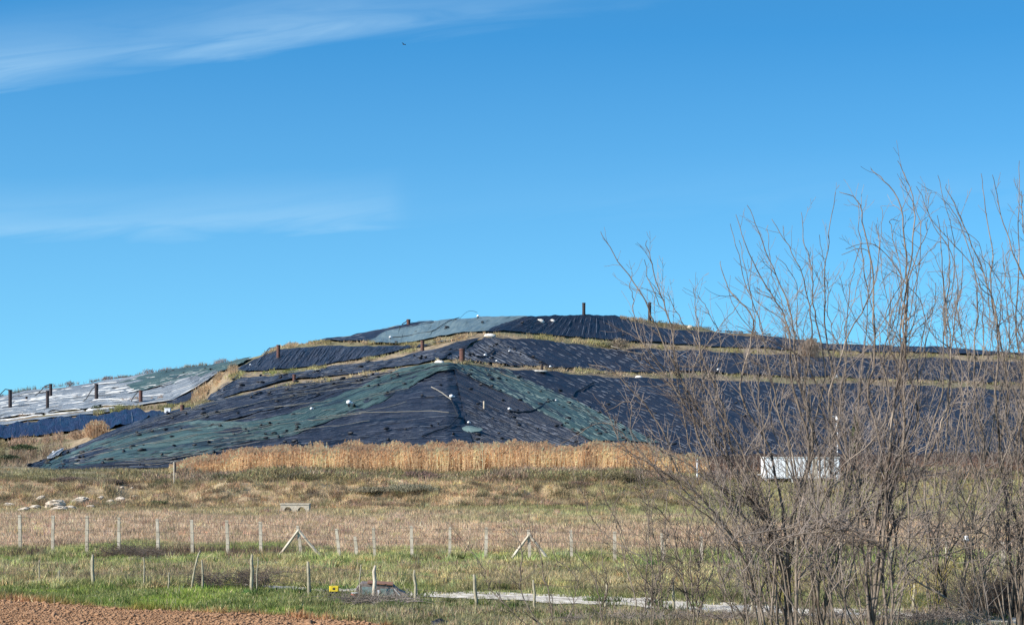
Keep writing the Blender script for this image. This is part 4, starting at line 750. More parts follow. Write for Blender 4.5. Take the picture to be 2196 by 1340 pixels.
for fr_ in (.95, .62, .30):
    for i in range(len(tops) - 1):
        if tops[i][2] == 761: continue
        k_ = i + 2 if tops[i + 1][2] == 761 else i + 1
        a = tops[i][1].lerp(tops[i][0], fr_); b = tops[k_][1].lerp(tops[k_][0], fr_)
        m = MB(); m.tube([a, (a + b) / 2 - Vector((0, 0, random.uniform(.01, .07))), b], .006, 4); o = m.build('wire', M['wire'], fence); o.location = -fence.location
NEAR = [(85, 1200, 1250, 3, 0), (200, 1188, 1258, 7, -1), (196, 1192, 1252, 3, 1), (308, 1194, 1252, 4, 0), (430, 1180, 1263, 5, -17), (433, 1200, 1262, 5, 2), (127, 1222, 1256, 4, 0), (362, 1226, 1256, 4, 0), (540, 1188, 1266, 8, 0), (552, 1194, 1240, 3, -1), (661, 1203, 1278, 8, 4), (804, 1212, 1292, 9, -2), (772, 1210, 1254, 3, 0),
        (889, 1222, 1304, 7, 3), (1016, 1231, 1310, 8, 6), (1143, 1243, 1312, 6, 6), (1444, 1240, 1318, 6, 2), (1300, 1250, 1316, 5, -2), (1610, 1246, 1322, 6, 3), (1780, 1250, 1326, 6, -2), (1960, 1252, 1330, 6, 2)]
nf = empty('stake_fence', Vector((0, 68, 0)), 'nearer fence of crooked lichened wooden stakes beside the gravel track', 'fence')
ntops = []
for px, yt, yb, wp, ln in NEAR:
    D = float(np.interp(px, [85, 540, 1016, 2000], [75, 71, 64.5, 59.5])); x_ = (px - CX) / F * D; z0 = zgs(x_, D); zt = CH + (HY - yt) / F * D; lx = ln / F * D; r = max(.022, wp / F * D / 2)
    m = MB(); H = zt - z0; b0 = Vector((x_ + lx, D, z0 - .2)); tp = Vector((x_, D, zt)); pts = [b0.lerp(tp, q) + Vector((random.uniform(-.03, .03) + (-.10 * math.sin(q * 3.14) if abs(ln) > 10 else 0), random.uniform(-.02, .02), 0)) for q in (0, .3, .6, .85, 1)]
    m.tube(pts, [r * 1.05, r, r * .95, r * .9, r * .6], 7); o = m.build('stake', M['post'] if px == 804 else M['stake'], nf, smooth=True); o.location = -nf.location
    if wp >= 5 and px not in (433,): ntops.append((b0, tp))
ntops.sort(key=lambda q: q[0].x)
for fr_ in (.88, .5):
    m = MB()
    for a, b in zip(ntops[:-1], ntops[1:]):
        p, q = a[0].lerp(a[1], fr_), b[0].lerp(b[1], fr_); m.tube([p, (p + q) / 2 - Vector((0, 0, .04)), q], .0045, 4)
    o = m.build('wire', M['wire'], nf); o.location = -nf.location

# ------------------------------------------------------------ things on the plain
# signpost on the bank
_x, D, _z = ghit(373, 1037, 190); x_ = (373 - CX) / F * D; z0 = zgs(x_, D); t = empty('marker_post', Vector((x_, D, z0)), 'grey post with a narrow dark panel in front of the green strip', 'post')
zt = CH + (HY - 990) / F * D - z0; m = MB(); m.box(-.06, .06, -.06, .06, -.3, zt, c=.015); m.build('pole', M['post'], t)
m = MB(); m.box(.065, .22, -.02, .02, zt - 1.05, zt - .1, c=.005); m.build('panel', M['dark_rust'], t)
# concrete trough with two arches
_x, D, _z = ghit(636, 1097); x0, x1 = (605 - CX) / F * D, (666 - CX) / F * D; xc = (x0 + x1) / 2; z0 = zgs(xc, D); H = 16 / F * D; Wd = x1 - x0
t = empty('concrete_culvert', Vector((xc, D - .6, z0 - .03)), 'pale concrete block with two arched openings at the foot of the bank', 'culvert', rz=-.05)
m = MB(); prof = []
def arch_wall(m, xa, xb, H, y0, y1, arches):
    """front wall with arched openings, extruded"""
    # columns of quads between openings; arches approximated by fans of quads above the curve
    xs = [xa]
    for c_, r_ in arches: xs += list(np.linspace(c_ - r_, c_ + r_, 13))
    xs.append(xb)
    def low(x):
        for c_, r_ in arches:
            if abs(x - c_) < r_ + 1e-6: return max(0, H * .72 * math.sqrt(max(0, 1 - ((x - c_) / r_) ** 2)))
        return 0
    V_ = []
    for x in xs:
        l = low(x); V_ += [(x, y0, l), (x, y0, H), (x, y1, l), (x, y1, H)]
    Fs = []
    for i in range(len(xs) - 1):
        a = 4 * i; b = a + 4; Fs += [(a, b, b + 1, a + 1), (a + 2, a + 3, b + 3, b + 2), (a + 1, b + 1, b + 3, a + 3), (a, a + 2, b + 2, b)]
    Fs += [(0, 1, 3, 2), (4 * len(xs) - 4, 4 * len(xs) - 2, 4 * len(xs) - 1, 4 * len(xs) - 3)]
    m.add(V_, Fs)
arch_wall(m, -Wd / 2, Wd / 2, H * 1.05, -.45, .45, [(-Wd * .24, Wd * .15), (Wd * .24, Wd * .15)])
m.build('body', M['concrete'], t)
m = MB(); m.box(-Wd / 2 - .05, Wd / 2 + .05, -.5, .5, H * 1.05 + .003, H * 1.05 + .09, c=.02); m.build('slab', M['concrete'], t)
m = MB(); m.box(-Wd * .40, -Wd * .10, .1, .3, 0, H * .55, c=.03); m.build('lining', M['heap'], t)
# chalk rocks
for i, (px, py, wp, hp, lb) in enumerate([(118, 1077, 40, 22, 'large white rock outcrop at the left of the bank'), (170, 1071, 34, 16, 'white rock right of the largest outcrop'), (128, 1088, 34, 12, 'cream rock slab under the largest outcrop'), (257, 1068, 20, 12, 'small white rock rightmost in the outcrop'), (236, 1074, 16, 9, 'small cream rock left of the rightmost white rock'), (52, 1090, 22, 9, 'low cream rock at the left end of the outcrop'),
        (88, 1066, 18, 9, 'grey cream rock high at the left of the largest outcrop'), (150, 1086, 22, 9, 'cream rock slab at the foot of the bank right of the largest outcrop'), (75, 1085, 24, 9, 'broken cream rock between the low left one and the largest outcrop'), (196, 1084, 18, 7, 'flat pale rock at the foot of the bank under the dark bushes'), (20, 1080, 20, 8, 'dull cream rock close to the left edge of the photo'), (290, 1063, 14, 6, 'small dull rock right of the outcrop, half in grass'), (262, 1044, 8, 5, 'tiny white stone on the bank top above the outcrop'), (284, 1045, 6, 4, 'tiny cream stone right of the other one on the bank top'), (1246, 1029, 18, 4, 'white stone on the bank top under the reeds'), (215, 1066, 14, 8, 'cream rock between the dark bushes on the bank')]):
    x_, D, z0 = ghit(px, py + hp * .5); rx = wp / 2 / F * D * 1.15; m = MB(); rs_ = random.Random(40 + i)
    vs_ = []; nu, nv = 22, 13
    for j in range(nv):
        th = math.pi * j / (nv - 1)
        for k in range(nu):
            ph = 2 * math.pi * k / nu; dx, dy, dz = math.sin(th) * math.cos(ph), math.sin(th) * math.sin(ph), math.cos(th)
            q = .55 + .9 * float(fbm(np.array([dx * 2.3 + i * 7 + dz]), np.array([dy * 2.3 + dz * 2.1]), 400, 4)[0]); q = round(q * 9) / 9 * .5 + q * .5
            vs_.append((dx * q * rx, dy * q * rx * .7, dz * q * hp * .5 / F * D))
    m.add(vs_, [(j * nu + k, (j + 1) * nu + k, (j + 1) * nu + (k + 1) % nu, j * nu + (k + 1) % nu) for j in range(nv - 1) for k in range(nu)])
    o = m.build('rock', M['chalk'], None, Vector((x_, D - .15, z0 + hp * .25 / F * D))); o.rotation_euler = (0, random.uniform(-.35, .05), 0); tag(o, lb, 'rock', 'pale rocks on the bank')
# white cabin
_x, D, _z = ghit(1720, 1033, 190); xa, xb = (1638 - CX) / F * D, (1801 - CX) / F * D; xc = (xa + xb) / 2; zb = CH + (HY - 1031) / F * D; Wd = xb - xa; H = 52 / F * D
t = empty('site_cabin', Vector((xc, D, zb)), 'white panelled site cabin seen through the bare stems', 'cabin')
m = MB(); wl = Wd / 2; m.box(-wl, wl, 0, 2.4, .28, H - .08, c=.05)
m.build('wall', M['white'], t)
for k, (a_, b_) in enumerate(((-wl + .06, -wl + 2.1), (-wl + 2.45, -wl + 4.65), (-wl + 5.35, wl - .06))):
    m = MB(); m.box(a_, b_, -.045, -.003, .36, H - .2, c=.01); m.build('panel', M['white'], t)
for a_ in (-wl + 2.15, -wl + 4.75):
    m = MB(); m.box(a_, a_ + (.22 if a_ < -wl + 3 else .5), -.03, -.003, .36, H - .2); m.build('recess', M['concrete'], t)
m = MB(); m.box(-wl - .06, wl + .06, -.1, 2.5, H - .077, H, c=.03); m.build('roof', M['white_dirty'], t)
for a_ in (-wl + .1, -1.0, 1.2, wl - .3):
    m = MB(); m.box(a_, a_ + .2, .02, .3, -.4, .277); m.build('leg', M['white_dirty'], t)
m = MB(); m.tube([(-wl - .65, -.1, .62), (-wl - .02, -.1, .62)], .04, 6); m.build('drawbar', M['white'], t)
m = MB(); m.box(wl - 1.5, wl - .7, -.06, -.048, .4, H - .35); m.build('door', M['white_dirty'], t)
# white mast
D = 240; x_ = (1796 - CX) / F * D; z0 = zgs(x_, D); zt = CH + (HY - 897) / F * D - z0; t = empty('mast', Vector((x_, D, z0)), 'slim white mast with a box shaped head beside the cypress', 'mast')
m = MB(); m.tube([(0, 0, -.3), (0, 0, zt)], [.07, .05], 8); m.build('pole', M['white'], t)
m = MB(); m.box(-.16, .16, -.16, .16, zt - 1.0, zt - .45, c=.04); m.build('cabinet', M['white'], t)
m = MB(); m.lump((0, 0, zt - .05), .34, .3, .24, .03, seed=9, nu=12); m.build('head', M['white'], t, smooth=True)
m = MB(); m.tube([(0, 0, zt + .22), (-.75, 0, zt + .25)], .045, 6); m.tube([(0, 0, zt + .2), (.25, 0, zt + .05)], .04, 6); m.build('arm', M['white'], t)
# small white stakes behind
for px, yt, yb, lb in ((1495, 985, 1012, 'short white stake right of the reed bed, behind twigs'), (2012, 1018, 1032, 'short white stake right of the cypress, low behind twigs')):
    D = 210; x_ = (px - CX) / F * D; z0 = CH + (HY - yb) / F * D; m = MB(); h_ = (yb - yt) / F * D; m.tube([(0, 0, -.8), (0, 0, h_ * .7), (.02, 0, h_)], [.07, .06, .04], 7); m.tube([(-.12, 0, h_ * .25), (.12, 0, h_ * .25)], .04, 5)
    tag(m.build('marker_stake', M['white'], None, Vector((x_, D, z0))), lb, 'stake', 'white stakes behind the trees')
# white globe on a stem
D = 80; x_ = (2072 - CX) / F * D; z0 = zgs(x_, D); zt = CH + (HY - 1155) / F * D - z0; t = empty('globe_marker', Vector((x_, D, z0)), 'small white ball on a thin stick behind the branches at the right', 'marker')
m = MB(); m.tube([(0, 0, -.2), (0, 0, zt)], .015, 6); m.build('stick', M['stake'], t); m = MB(); m.lump((0, 0, zt), .12, .12, .13, .02, seed=2, nu=12, nv=9); m.build('ball', M['white'], t, smooth=True)
# yellow crate / device in the grass
D = 69; x_ = (717 - CX) / F * D; z0 = zgs(x_, D); zb = CH + (HY - 1274) / F * D; t = empty('yellow_box', Vector((x_, D, zb)), 'small yellow box with a dark mark on a black stand beside the track', 'box')
m = MB(); m.box(-.16, .16, -.12, .12, .11, .29, c=.03); m.build('body', M['yellow'], t)
m = MB(); m.box(-.05, .03, -.128, -.121, .17, .23); m.build('mark', M['black'], t)
m = MB(); m.box(-.15, .17, -.11, .11, .02, .107, c=.02); m.tube([(-.12, 0, .05), (-.16, 0, -.25)], .02, 5); m.tube([(.12, 0, .05), (.14, 0, -.25)], .02, 5); m.build('stand', M['black'], t)
m = MB(); m.lump((-.33, .05, .02), .08, .08, .14, .25, seed=4); m.build('bucket', M['black'], t)
# rusty wreck
D = 68.3; S = D / F; x_ = (820 - CX) * S; zb = CH + (HY - 1292) * S
M['wreck'] = mat('faded_wreck', (.075, .055, .05), .8, scale=3, col2=(.33, .27, .23), bump=.02)
t = empty('vehicle_wreck', Vector((x_, D, zb)), 'rusted wreck of a small vehicle cab sunk in weeds behind a pale stake', 'wreck', rz=.06)
def fr(px, py): return ((px - 820) * S, (1292 - py) * S)
prof = [fr(762, 1288), fr(764, 1262), fr(775, 1250), fr(842, 1255), fr(858, 1268), fr(876, 1275), fr(882, 1288)]
n = len(prof); m = MB(); dep = 1.35; V_ = [(a, 0, b) for a, b in prof] + [(a, dep, b) for a, b in prof]
m.add(V_, [tuple(range(n))[::-1], tuple(range(n, 2 * n))] + [(i, (i + 1) % n, n + (i + 1) % n, n + i) for i in range(n)]); m.build('body', M['wreck'], t)
m = MB(); (a0_, b0_), (a1_, b1_) = fr(788, 1251), fr(843, 1255); m.add([(a0_, -.05, b0_ + .01), (a1_, -.05, b1_ + .01), (a1_, dep + .05, b1_ + .01), (a0_, dep + .05, b0_ + .01), (a0_, -.05, b0_ + .04), (a1_, -.05, b1_ + .035), (a1_, dep + .05, b1_ + .035), (a0_, dep + .05, b0_ + .04)], [(3, 2, 1, 0), (4, 5, 6, 7), (0, 1, 5, 4), (1, 2, 6, 5), (2, 3, 7, 6), (3, 0, 4, 7)]); m.build('roof', M['orange_rust'], t)
def pane(name, pts, mt_, y=-.02, th=.015):
    n = len(pts); m = MB(); q = [fr(*p) for p in pts]; m.add([(a, y, b) for a, b in q] + [(a, y + th, b) for a, b in q], [tuple(range(n))[::-1], tuple(range(n, 2 * n))] + [(i, (i + 1) % n, n + (i + 1) % n, n + i) for i in range(n)]); m.build(name, M[mt_], t)
pane('window', [(815, 1261), (843, 1262), (846, 1275), (836, 1287), (813, 1285)], 'glass')
pane('window', [(776, 1257), (800, 1258), (799, 1284), (778, 1283)], 'glass')
pane('door_edge', [(809, 1264), (813, 1264), (815, 1286), (811, 1286)], 'white', -.05)
pane('sill', [(812, 1287), (836, 1290), (836, 1293), (812, 1290)], 'white_dirty', -.05)
pane('bumper', [(831, 1284), (838, 1282), (841, 1274), (843, 1275), (840, 1295), (836, 1294)], 'white', -.06)
m = MB(); m.tube([(fr(845, 1262)[0], -.03, fr(845, 1262)[1]), (fr(858, 1276)[0], -.03, fr(858, 1276)[1])], .018, 6); m.build('pillar', M['white_dirty'], t)
# red drum
x_ = (763 - CX) * S; t = empty('red_drum', Vector((x_, D - .5, CH + (HY - 1285) * S)), 'faded red drum left of the rusted wreck', 'drum'); m = MB(); m.tube([(-.02, 0, -.2), (0, 0, .02), (0, 0, .24)], [.12, .125, .12], 12); m.build('shell', M['red'], t); m = MB(); m.tube([(0, 0, .243), (0, 0, .27)], .128, 12); m.build('rim', M['white_dirty'], t)
# black rubbish heap at the bottom
D = 56.8; x_ = (985 - CX) / F * D; t = empty('plastic_heap', Vector((x_, D, CH + (HY - 1345) / F * D)), 'crumpled black plastic heap at the bottom edge of the photo', 'rubbish')
for k in range(6):
    m = MB(); m.lump((random.uniform(-.55, .5), random.uniform(-.2, .2), .02 + .05 * random.random()), random.uniform(.16, .3), .2, random.uniform(.10, .19), .35, seed=70 + k, nu=11, nv=8); m.build('bag', M['black'], t)
# bird
b = P3(866, 96, 120); t = empty('bird', b, 'small dark bird flying high in the blue sky', 'bird')
def bird():
    m = MB(); m.tube([(-.10, 0, 0), (-.05, 0, .0), (.02, 0, 0), (.09, 0, .015), (.13, 0, .02), (.16, 0, .015)], [.006, .028, .038, .022, .024, .004], 8); 
    m.add([(-.09, -.01, 0), (-.2, -.035, .0), (-.2, .035, 0), (-.09, .01, 0), (-.09, 0, .008)], [(0, 1, 2, 3), (0, 4, 1), (3, 2, 4), (4, 2, 1)])
    for s in (-1, 1):
        P_ = [(.05, s * .03, .02), (.07, s * .14, .09), (.02, s * .28, .06), (-.06, s * .15, .07), (-.05, s * .03, .01), (0, s * .12, .095)]
        m.add(P_, [(0, 1, 5), (1, 2, 5), (2, 3, 5), (3, 4, 5), (4, 0, 5), (0, 4, 3), (0, 3, 2), (0, 2, 1)])
    return m
bird().build('body', M['feather'], t); t.rotation_euler = (.3, 0, 2.4); t.scale = (.65, .65, .65)

# ------------------------------------------------------------ bare trees
class Tubes:
    def __init__(s): s.V = []; s.F = []; s.n = 0
    def add(s, pts, rad, k=4):
        pts = np.asarray(pts); n = len(pts); t = np.gradient(pts, axis=0); t /= np.linalg.norm(t, axis=1)[:, None] + 1e-9
        ref = np.array([.12, .97, .2]); a = np.cross(t, ref); a /= np.linalg.norm(a, axis=1)[:, None] + 1e-9; b = np.cross(t, a)
        q = np.arange(k) * 2 * np.pi / k; ring = a[:, None] * np.cos(q)[None, :, None] + b[:, None] * np.sin(q)[None, :, None]
        V = pts[:, None] + ring * np.asarray(rad)[:, None, None]; s.V.append(V.reshape(-1, 3))
        i = np.arange(n - 1)[:, None] * k + np.arange(k)[None]; j = np.arange(n - 1)[:, None] * k + (np.arange(k)[None] + 1) % k
        s.F.append((np.stack([i, j, j + k, i + k], -1).reshape(-1, 4)) + s.n); s.n += n * k
    def build(s, name, mt, parent):
        if s.V: return link(name, mesh_np(name, np.vstack(s.V), np.vstack(s.F), mt, smooth=True), parent)
def grow(T, p, d, Ln, r, lvl, rg, maxl, up=.05, wob=.17, dens=(2.6, 3.4, 3.0)):
    n = max(4, int(Ln / .22)); st = Ln / n; pts = [p]; d = d / np.linalg.norm(d)
    for i in range(n):
        d = d + rg.normal(0, wob, 3) + np.array([0, 0, up]); d /= np.linalg.norm(d); p = p + d * st; pts.append(p)
    pts = np.array(pts); tt = np.linspace(0, 1, n + 1); rad = np.maximum(r * (1 - .75 * tt), .0045); T.add(pts, rad, 3 if r < .02 else 5)
    if lvl < maxl: kids(T, pts, rad, Ln, lvl, rg, maxl, up, wob, dens)
def kids(T, pts, rad, Ln, lvl, rg, maxl, up, wob, dens, t0=.15, kl=None, ksc=1.0):
    n = len(pts); m = rg.poisson(Ln * dens[min(lvl, 2)])
    for _ in range(m):
        t = rg.uniform(t0, .97) if lvl else t0 + (.97 - t0) * rg.beta(1.0, 1.45); j = t * (n - 1); i = int(j); f = j - i; p = pts[i] * (1 - f) + pts[min(i + 1, n - 1)] * f
        tan = pts[min(i + 1, n - 1)] - pts[i]; tan /= np.linalg.norm(tan) + 1e-9
        q = rg.normal(0, 1, 3); q -= tan * q.dot(tan); q /= np.linalg.norm(q) + 1e-9; ang = rg.uniform(.35, 1.05); d = tan * math.cos(ang) + q * math.sin(ang); d[1] *= .8
        L2 = (kl if kl else Ln * .5) * rg.uniform(.35, 1.1) * (1.05 - .65 * t) * ksc
        if L2 < .12: continue
        r2 = min(rad[i] * .75, (.0055 + L2 * .0058) * rg.uniform(.7, 1.35))
        grow(T, p, d, L2, r2, lvl + 1, rg, maxl, up * 1.1, wob, dens)
def spine(P, n=40, rg=None, wob=.02):
    P = np.array(P); t = np.linspace(0, len(P) - 1, n); out = []
    for q in t:
        i = min(int(q), len(P) - 2); f = q - i; p0, p1, p2, p3 = P[max(i - 1, 0)], P[i], P[i + 1], P[min(i + 2, len(P) - 1)]
        out.append(.5 * ((2 * p1) + (p2 - p0) * f + (2 * p0 - 5 * p1 + 4 * p2 - p3) * f * f + (3 * p1 - p0 - 3 * p2 + p3) * f ** 3))
    out = np.array(out); cs = np.cumsum(rg.normal(0, wob, (n, 3)), 0); cs -= cs[0] + (cs[-1] - cs[0]) * np.linspace(0, 1, n)[:, None]; out += cs * np.array([.55, .55, .15]); return out
def bare_tree(px, D, label, stems, r0=.07, seed=1, name='bare_tree', cat='tree', mt='twig', kl=1.6, maxl=3, dens=(3.9, 3.1, 2.3), group='bare winter trees and saplings on the right', spread=1.2):
    rg = np.random.default_rng(seed); x_ = (px - CX) / F * D; z0 = zgs(x_, D); t = empty(name, Vector((x_, D, z0)), label, cat, group); o = np.array([x_, D, z0])
    TS = Tubes(); TB = Tubes()
    if r0 > .05:                                     # thinner companion shoots beside every main stem
        more = []
        for st in stems:
            q = [p for p in st if not isinstance(p, (int, float))]
            if len(q) < 5: continue
            for _ in range(2):
                dx, dy, bx = rg.normal(0, 40), rg.uniform(0, 260), rg.normal(0, 75); more.append([.36] + [(a + dx * (i + 1) / len(q) + bx * (1 - (i + .5) / len(q)) + rg.normal(0, 14), b + dy * ((i + 1) / len(q)) ** 2) for i, (a, b) in enumerate(q)])
        stems = list(stems) + more
    for st in stems:
        rr = r0; bo = 0
        if isinstance(st[0], (int, float)): rr = r0 * st[0]; st = st[1:]
        dd = rg.uniform(-spread, spread); k = len(st); st = [(a + rg.normal(0, 12), b + rg.normal(0, 10)) if 0 <= i < k - 2 else (a, b) for i, (a, b) in enumerate(st)]; P = [np.array([rg.uniform(-.12, .12) * (3 if r0 > .05 else 1) + (((st[0][0] - px) * D / F * .35) if rr < r0 * .52 and r0 > .05 else 0), rg.uniform(-.3, .3), -.15])]
        for i, (a, b) in enumerate(st):
            Dz = D + dd * (i + 1) / k; P.append(np.array(P3(a, b, Dz)) - o)
        s = spine(P, 44, rg, .045); Ln = np.linalg.norm(np.diff(s, axis=0), axis=1).sum(); tt = np.linspace(0, 1, 44)
        rad = rr * .44 * (1 - tt) ** .9 + .0065; TS.add(s, rad, 7)
        kids(TB, s, rad, Ln, 0, rg, maxl, .075, .15, dens, .10, kl)
    TS.build('trunk', M['bark'], t); TB.build('crown', M[mt], t); return t
bare_tree(1680, 50, 'large many stemmed bare tree leaning left, its long top twig over the skyline', [
    [(1640, 1180), (1560, 1000), (1470, 830), (1400, 690), (1350, 590), (1288, 497)], [.8, (1620, 1150), (1530, 1010), (1440, 840), (1412, 690), (1402, 580), (1388, 515)],
    [.8, (1650, 1150), (1600, 980), (1560, 850), (1520, 740), (1478, 700), (1432, 625)], [(1670, 1140), (1640, 980), (1600, 850), (1585, 700), (1555, 620), (1545, 560)], [(1700, 1130), (1700, 980), (1690, 830), (1672, 700), (1620, 580), (1578, 460)],
    [.7, (1600, 1160), (1480, 1020), (1400, 900), (1330, 800), (1262, 780)], [.6, (1590, 1170), (1450, 1030), (1340, 960), (1290, 860)], [(1690, 1120), (1720, 960), (1715, 800), (1690, 660), (1650, 560), (1602, 440)], [.7, (1640, 1130), (1570, 960), (1500, 800), (1498, 690), (1487, 618)]], .075, 1)
bare_tree(1760, 54, 'tall bare tree with straight upright stems just left of the white cabin end', [
    [(1760, 1180), (1770, 1000), (1750, 830), (1740, 690), (1700, 560), (1655, 470)], [(1765, 1180), (1740, 1000), (1755, 800), (1752, 660), (1735, 560), (1718, 455)], [(1770, 1180), (1790, 1000), (1790, 830), (1783, 660), (1780, 540), (1792, 412)],
    [.8, (1760, 1180), (1700, 1000), (1650, 850), (1640, 720), (1600, 610), (1566, 480)], [.7, (1780, 1200), (1830, 1050), (1830, 900), (1810, 760), (1825, 600), (1850, 520)], [.8, (1775, 1180), (1810, 1010), (1850, 880), (1870, 740), (1850, 560), (1840, 430)]], .07, 2)
bare_tree(1880, 48, 'tallest bare tree with dark arching tops right of the cypress', [
    [(1860, 1160), (1880, 1000), (1870, 850), (1880, 740), (1860, 580), (1845, 440), (1800, 412)], [(1880, 1150), (1895, 980), (1910, 820), (1925, 650), (1930, 520), (1905, 400), (1868, 362)], [(1890, 1150), (1930, 960), (1950, 800), (1952, 650), (1955, 470), (1925, 345)],
    [.8, (1870, 1180), (1910, 1010), (1960, 880), (1950, 700), (1965, 560), (1990, 470)], [.8, (1850, 1170), (1820, 1000), (1800, 880), (1830, 740), (1880, 600), (1880, 480)], [.9, (1900, 1180), (1960, 1040), (2010, 900), (2020, 740), (2015, 600), (2010, 462)],
    [.6, (1880, 1200), (1780, 1130), (1700, 1020)], [.55, (1700, 1180), (1790, 1125), (1880, 1070), (1960, 1030), (2050, 950)]], .08, 3)
bare_tree(2030, 58, 'bushy bare tree between the tallest tree and the right edge', [
    [(2030, 1180), (2040, 1000), (2050, 850), (2040, 740), (2060, 620), (2062, 530)], [(2040, 1180), (2080, 1000), (2100, 860), (2110, 740), (2090, 620), (2060, 480), (2018, 425)], [(2000, 1200), (1990, 1000), (2010, 850), (2030, 700), (2035, 560), (2025, 470)],
    [.8, (2060, 1180), (2130, 1010), (2150, 850), (2140, 740), (2150, 620), (2150, 520)], [.7, (2020, 1180), (1960, 1050), (1930, 900), (1980, 760), (2000, 640)], [.7, (2050, 1190), (2120, 1080), (2180, 960), (2190, 840)]], .065, 4)
bare_tree(2190, 52, 'tall bare tree cut by the right edge of the photo', [
    [(2190, 1160), (2185, 1000), (2190, 830), (2180, 700), (2178, 540), (2186, 345)], [(2180, 1160), (2150, 1000), (2160, 850), (2150, 700), (2120, 580), (2070, 470), (2030, 395)], [(2185, 1160), (2150, 980), (2145, 800), (2140, 660), (2120, 520), (2104, 372)],
    [(2195, 1160), (2210, 980), (2200, 800), (2195, 640), (2160, 500), (2128, 375)], [.9, (2200, 1160), (2240, 980), (2240, 800), (2215, 640), (2196, 480), (2190, 410)], [(2210, 1160), (2280, 980), (2290, 800), (2260, 620), (2240, 450)],
    [.6, (2160, 1180), (2060, 1110), (1990, 1010)], [.6, (1960, 1235), (2080, 1170), (2200, 1080)]], .08, 5)
# shrubby growth at the feet of the trees
SH = [(1420, 62, 'low bare shrub at the left foot of the leaning tree', [(1330, 1120), (1290, 1010)], [(1390, 1120), (1360, 960)], [(1430, 1120), (1440, 950)], [(1480, 1130), (1530, 960)]),
      (1560, 66, 'dense grey shrub in front of the reddish thicket', [(1500, 1120), (1450, 930)], [(1550, 1110), (1530, 880)], [(1580, 1120), (1600, 860)], [(1620, 1130), (1680, 930)]),
      (1700, 70, 'bare shrub below the white cabin', [(1660, 1180), (1630, 1080)], [(1700, 1160), (1710, 1050)], [(1740, 1170), (1770, 1060)]),
      (1960, 68, 'bare shrub between the tallest tree and its right neighbour', [(1920, 1130), (1890, 920)], [(1960, 1110), (1970, 850)], [(1990, 1120), (2030, 860)], [(2010, 1130), (2080, 930)]),
      (2090, 72, 'wide grey shrub near the right edge, behind the dark bramble', [(2060, 1110), (2030, 850)], [(2100, 1100), (2110, 830)], [(2140, 1120), (2170, 850)], [(2120, 1100), (2140, 880)]),
      (2160, 64, 'twiggy shrub at the right edge under the tall cut tree', [(2120, 1120), (2090, 900)], [(2170, 1110), (2160, 830)], [(2210, 1120), (2230, 860)], [(2190, 1130), (2200, 900)]),
      (1820, 64, 'bare shrub just right of the white cabin', [(1790, 1140), (1770, 980)], [(1830, 1120), (1850, 930)], [(1850, 1130), (1900, 960)])]
for i, q in enumerate(SH):
    bare_tree(q[0], q[1], q[2], [list(s_) for s_ in q[3:]], .028, 20 + i, 'bare_shrub', 'shrub', 'twig' if i % 2 else 'twig_mid', kl=1.1, maxl=3, dens=(6.5, 4.0, 2.6), group='bare shrubs under the trees')
SAP = [(1170, 54, 'thin curved sapling leftmost at the bottom middle', [(1130, 1270), (1110, 1170), (1092, 1110), (1064, 1068)], [.6, (1100, 1290), (1040, 1220), (960, 1120)], .7),
       (1200, 56, 'thin sapling with a dark bent stem beside the leftmost one', [(1170, 1290), (1145, 1210), (1135, 1130), (1130, 1085)], [.7, (1240, 1260), (1190, 1200), (1175, 1140)], .7),
       (1290, 56, 'forked sapling right of the two thinnest ones', [(1285, 1240), (1230, 1190), (1215, 1120)], [.8, (1300, 1250), (1290, 1180), (1330, 1060)], .8),
       (1400, 55, 'slim sapling with upswept twigs before the far fence', [(1390, 1230), (1310, 1170), (1260, 1090), (1230, 1010)], [(1400, 1210), (1400, 1120), (1385, 1040), (1378, 990)], 1.0),
       (1480, 53, 'dark sapling left of the large leaning tree', [(1460, 1230), (1420, 1120), (1380, 1050), (1370, 960)], [(1480, 1210), (1460, 1100), (1440, 1020), (1430, 900)], [.8, (1500, 1220), (1530, 1120), (1560, 1010)], 1.1),
       (1590, 52, 'dark bushy sapling at the foot of the large leaning tree', [(1560, 1230), (1530, 1120), (1500, 1040), (1470, 960)], [(1600, 1220), (1610, 1110), (1600, 1000)], [(1620, 1230), (1680, 1110), (1700, 1020)], 1.1)]
for i, q in enumerate(SAP):
    bare_tree(q[0], q[1], q[2], [list(s_) for s_ in q[3:-1]], .028, 40 + i, 'bare_sapling', 'sapling', 'twig_dark', kl=q[-1] * 1.2, maxl=3, dens=(5.5, 3.4, 2.4), spread=.5)
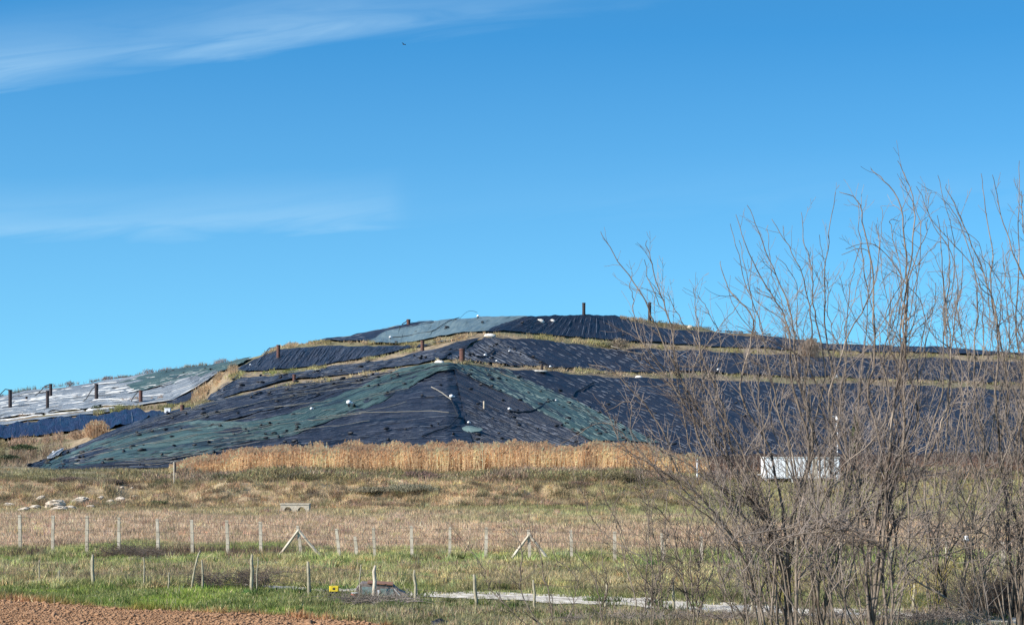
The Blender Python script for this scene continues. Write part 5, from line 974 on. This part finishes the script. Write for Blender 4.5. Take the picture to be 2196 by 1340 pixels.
LOW = [(1380, 60, 'low thorny bush leftmost under the bare trees', 'twig_mid', [(1340, 1180), (1320, 1080)], [(1390, 1170), (1400, 1060)], [(1420, 1190), (1450, 1100)]),
       (1500, 58, 'low thorny bush second from the left under the trees', 'twig_dark', [(1450, 1190), (1410, 1090)], [(1500, 1170), (1490, 1050)], [(1530, 1180), (1570, 1080)]),
       (1640, 56.5, 'dark low bush at the foot of the large leaning tree', 'twig_dark', [(1600, 1190), (1560, 1090)], [(1640, 1180), (1650, 1060)], [(1680, 1190), (1720, 1100)]),
       (1740, 58, 'low brown bush between the two left tree trunks', 'twig_mid', [(1700, 1190), (1680, 1090)], [(1750, 1170), (1760, 1060)], [(1780, 1190), (1820, 1110)]),
       (1850, 56.5, 'dark low bush at the foot of the tallest tree', 'twig_dark', [(1820, 1200), (1780, 1110)], [(1860, 1180), (1850, 1070)], [(1890, 1190), (1930, 1100)]),
       (1990, 58, 'yellow lichened bush right of the tallest tree', 'twig_lichen', [(1950, 1230), (1910, 1180)], [(1990, 1220), (1990, 1150)], [(2030, 1230), (2080, 1170)]),
       (2080, 56.5, 'brown low bush left of the dark corner bramble', 'twig_mid', [(2040, 1190), (2010, 1090)], [(2090, 1170), (2080, 1050)], [(2120, 1190), (2160, 1090)]),
       (1680, 60, 'yellow lichened twigs low behind the leaning tree', 'twig_lichen', [(1660, 1240), (1640, 1190)], [(1690, 1230), (1700, 1170)])]
for i, q in enumerate(LOW):
    bare_tree(q[0], q[1], q[2], [list(s_) for s_ in q[4:]], .036, 80 + i, 'thorn_bush', 'bush', q[3], kl=1.2, maxl=3, dens=(7.5, 4.2, 2.6), group='thorn bushes under the trees')
# bramble thickets at the bottom: arching dark canes
def bramble(px, D, w_, h_, n, label, mt, seed):
    rg = np.random.default_rng(seed); x_ = (px - CX) / F * D; z0 = zgs(x_, D); t = empty('bramble', Vector((x_, D, z0)), label, 'bramble', 'bramble thickets along the bottom right'); T = Tubes()
    for k in range(n):
        a = rg.uniform(-w_, w_); b = rg.uniform(-.8, .8); hh = h_ * rg.uniform(.35, 1) * (1 - .5 * (a / w_) ** 2); sx = rg.normal(0, .5); P = [np.array([a, b, 0]), np.array([a + sx * .4, b, hh * .7]), np.array([a + sx, b + rg.normal(0, .2), hh]), np.array([a + sx * 1.8, b + rg.normal(0, .3), hh * rg.uniform(.4, 1.1)])]
        s = spine(P, 14, rg, .03); T.add(s, np.linspace(.011, .004, 14), 3)
        for _ in range(4):
            i = rg.integers(3, 13); d = rg.normal(0, 1, 3); d[2] = abs(d[2]); grow(T, s[i], d, rg.uniform(.15, .45), .006, 3, rg, 3, .03, .15)
    T.build('canes', M[mt], t)
bramble(2150, 60, 1.1, 1.25, 420, 'dark dense bramble in the bottom right corner', 'twig_dark', 61)
bramble(2010, 57.2, 1.1, .4, 150, 'low brown bramble left of the dark one at bottom right', 'twig', 62)
bramble(1800, 57.2, 1.5, .32, 160, 'low grey bramble under the tallest trees', 'twig', 63)
bramble(1560, 57.5, 1.6, .3, 160, 'low tangled bramble before the white stretch of the track', 'twig', 64)
bramble(1320, 57.8, 1.5, .26, 120, 'sparse brown bramble at the bottom middle', 'twig', 65)
bramble(545, 73, .55, .8, 90, 'small leafless bush around the stakes left of the yellow box', 'twig_dark', 66)
bramble(450, 73, .5, .6, 70, 'small dark leafless bush right of the leaning stake', 'twig_dark', 67)
bramble(800, 65.5, 1.0, .28, 90, 'brown weeds tangle in front of the rusted wreck', 'twig', 68)
bramble(255, 96, .8, .6, 60, 'dark leafless bush at the foot of the far fence', 'twig_dark', 69)
bramble(300, 95, .6, .6, 50, 'dark upright weeds right of the leafless bush by the far fence', 'twig_dark', 70)
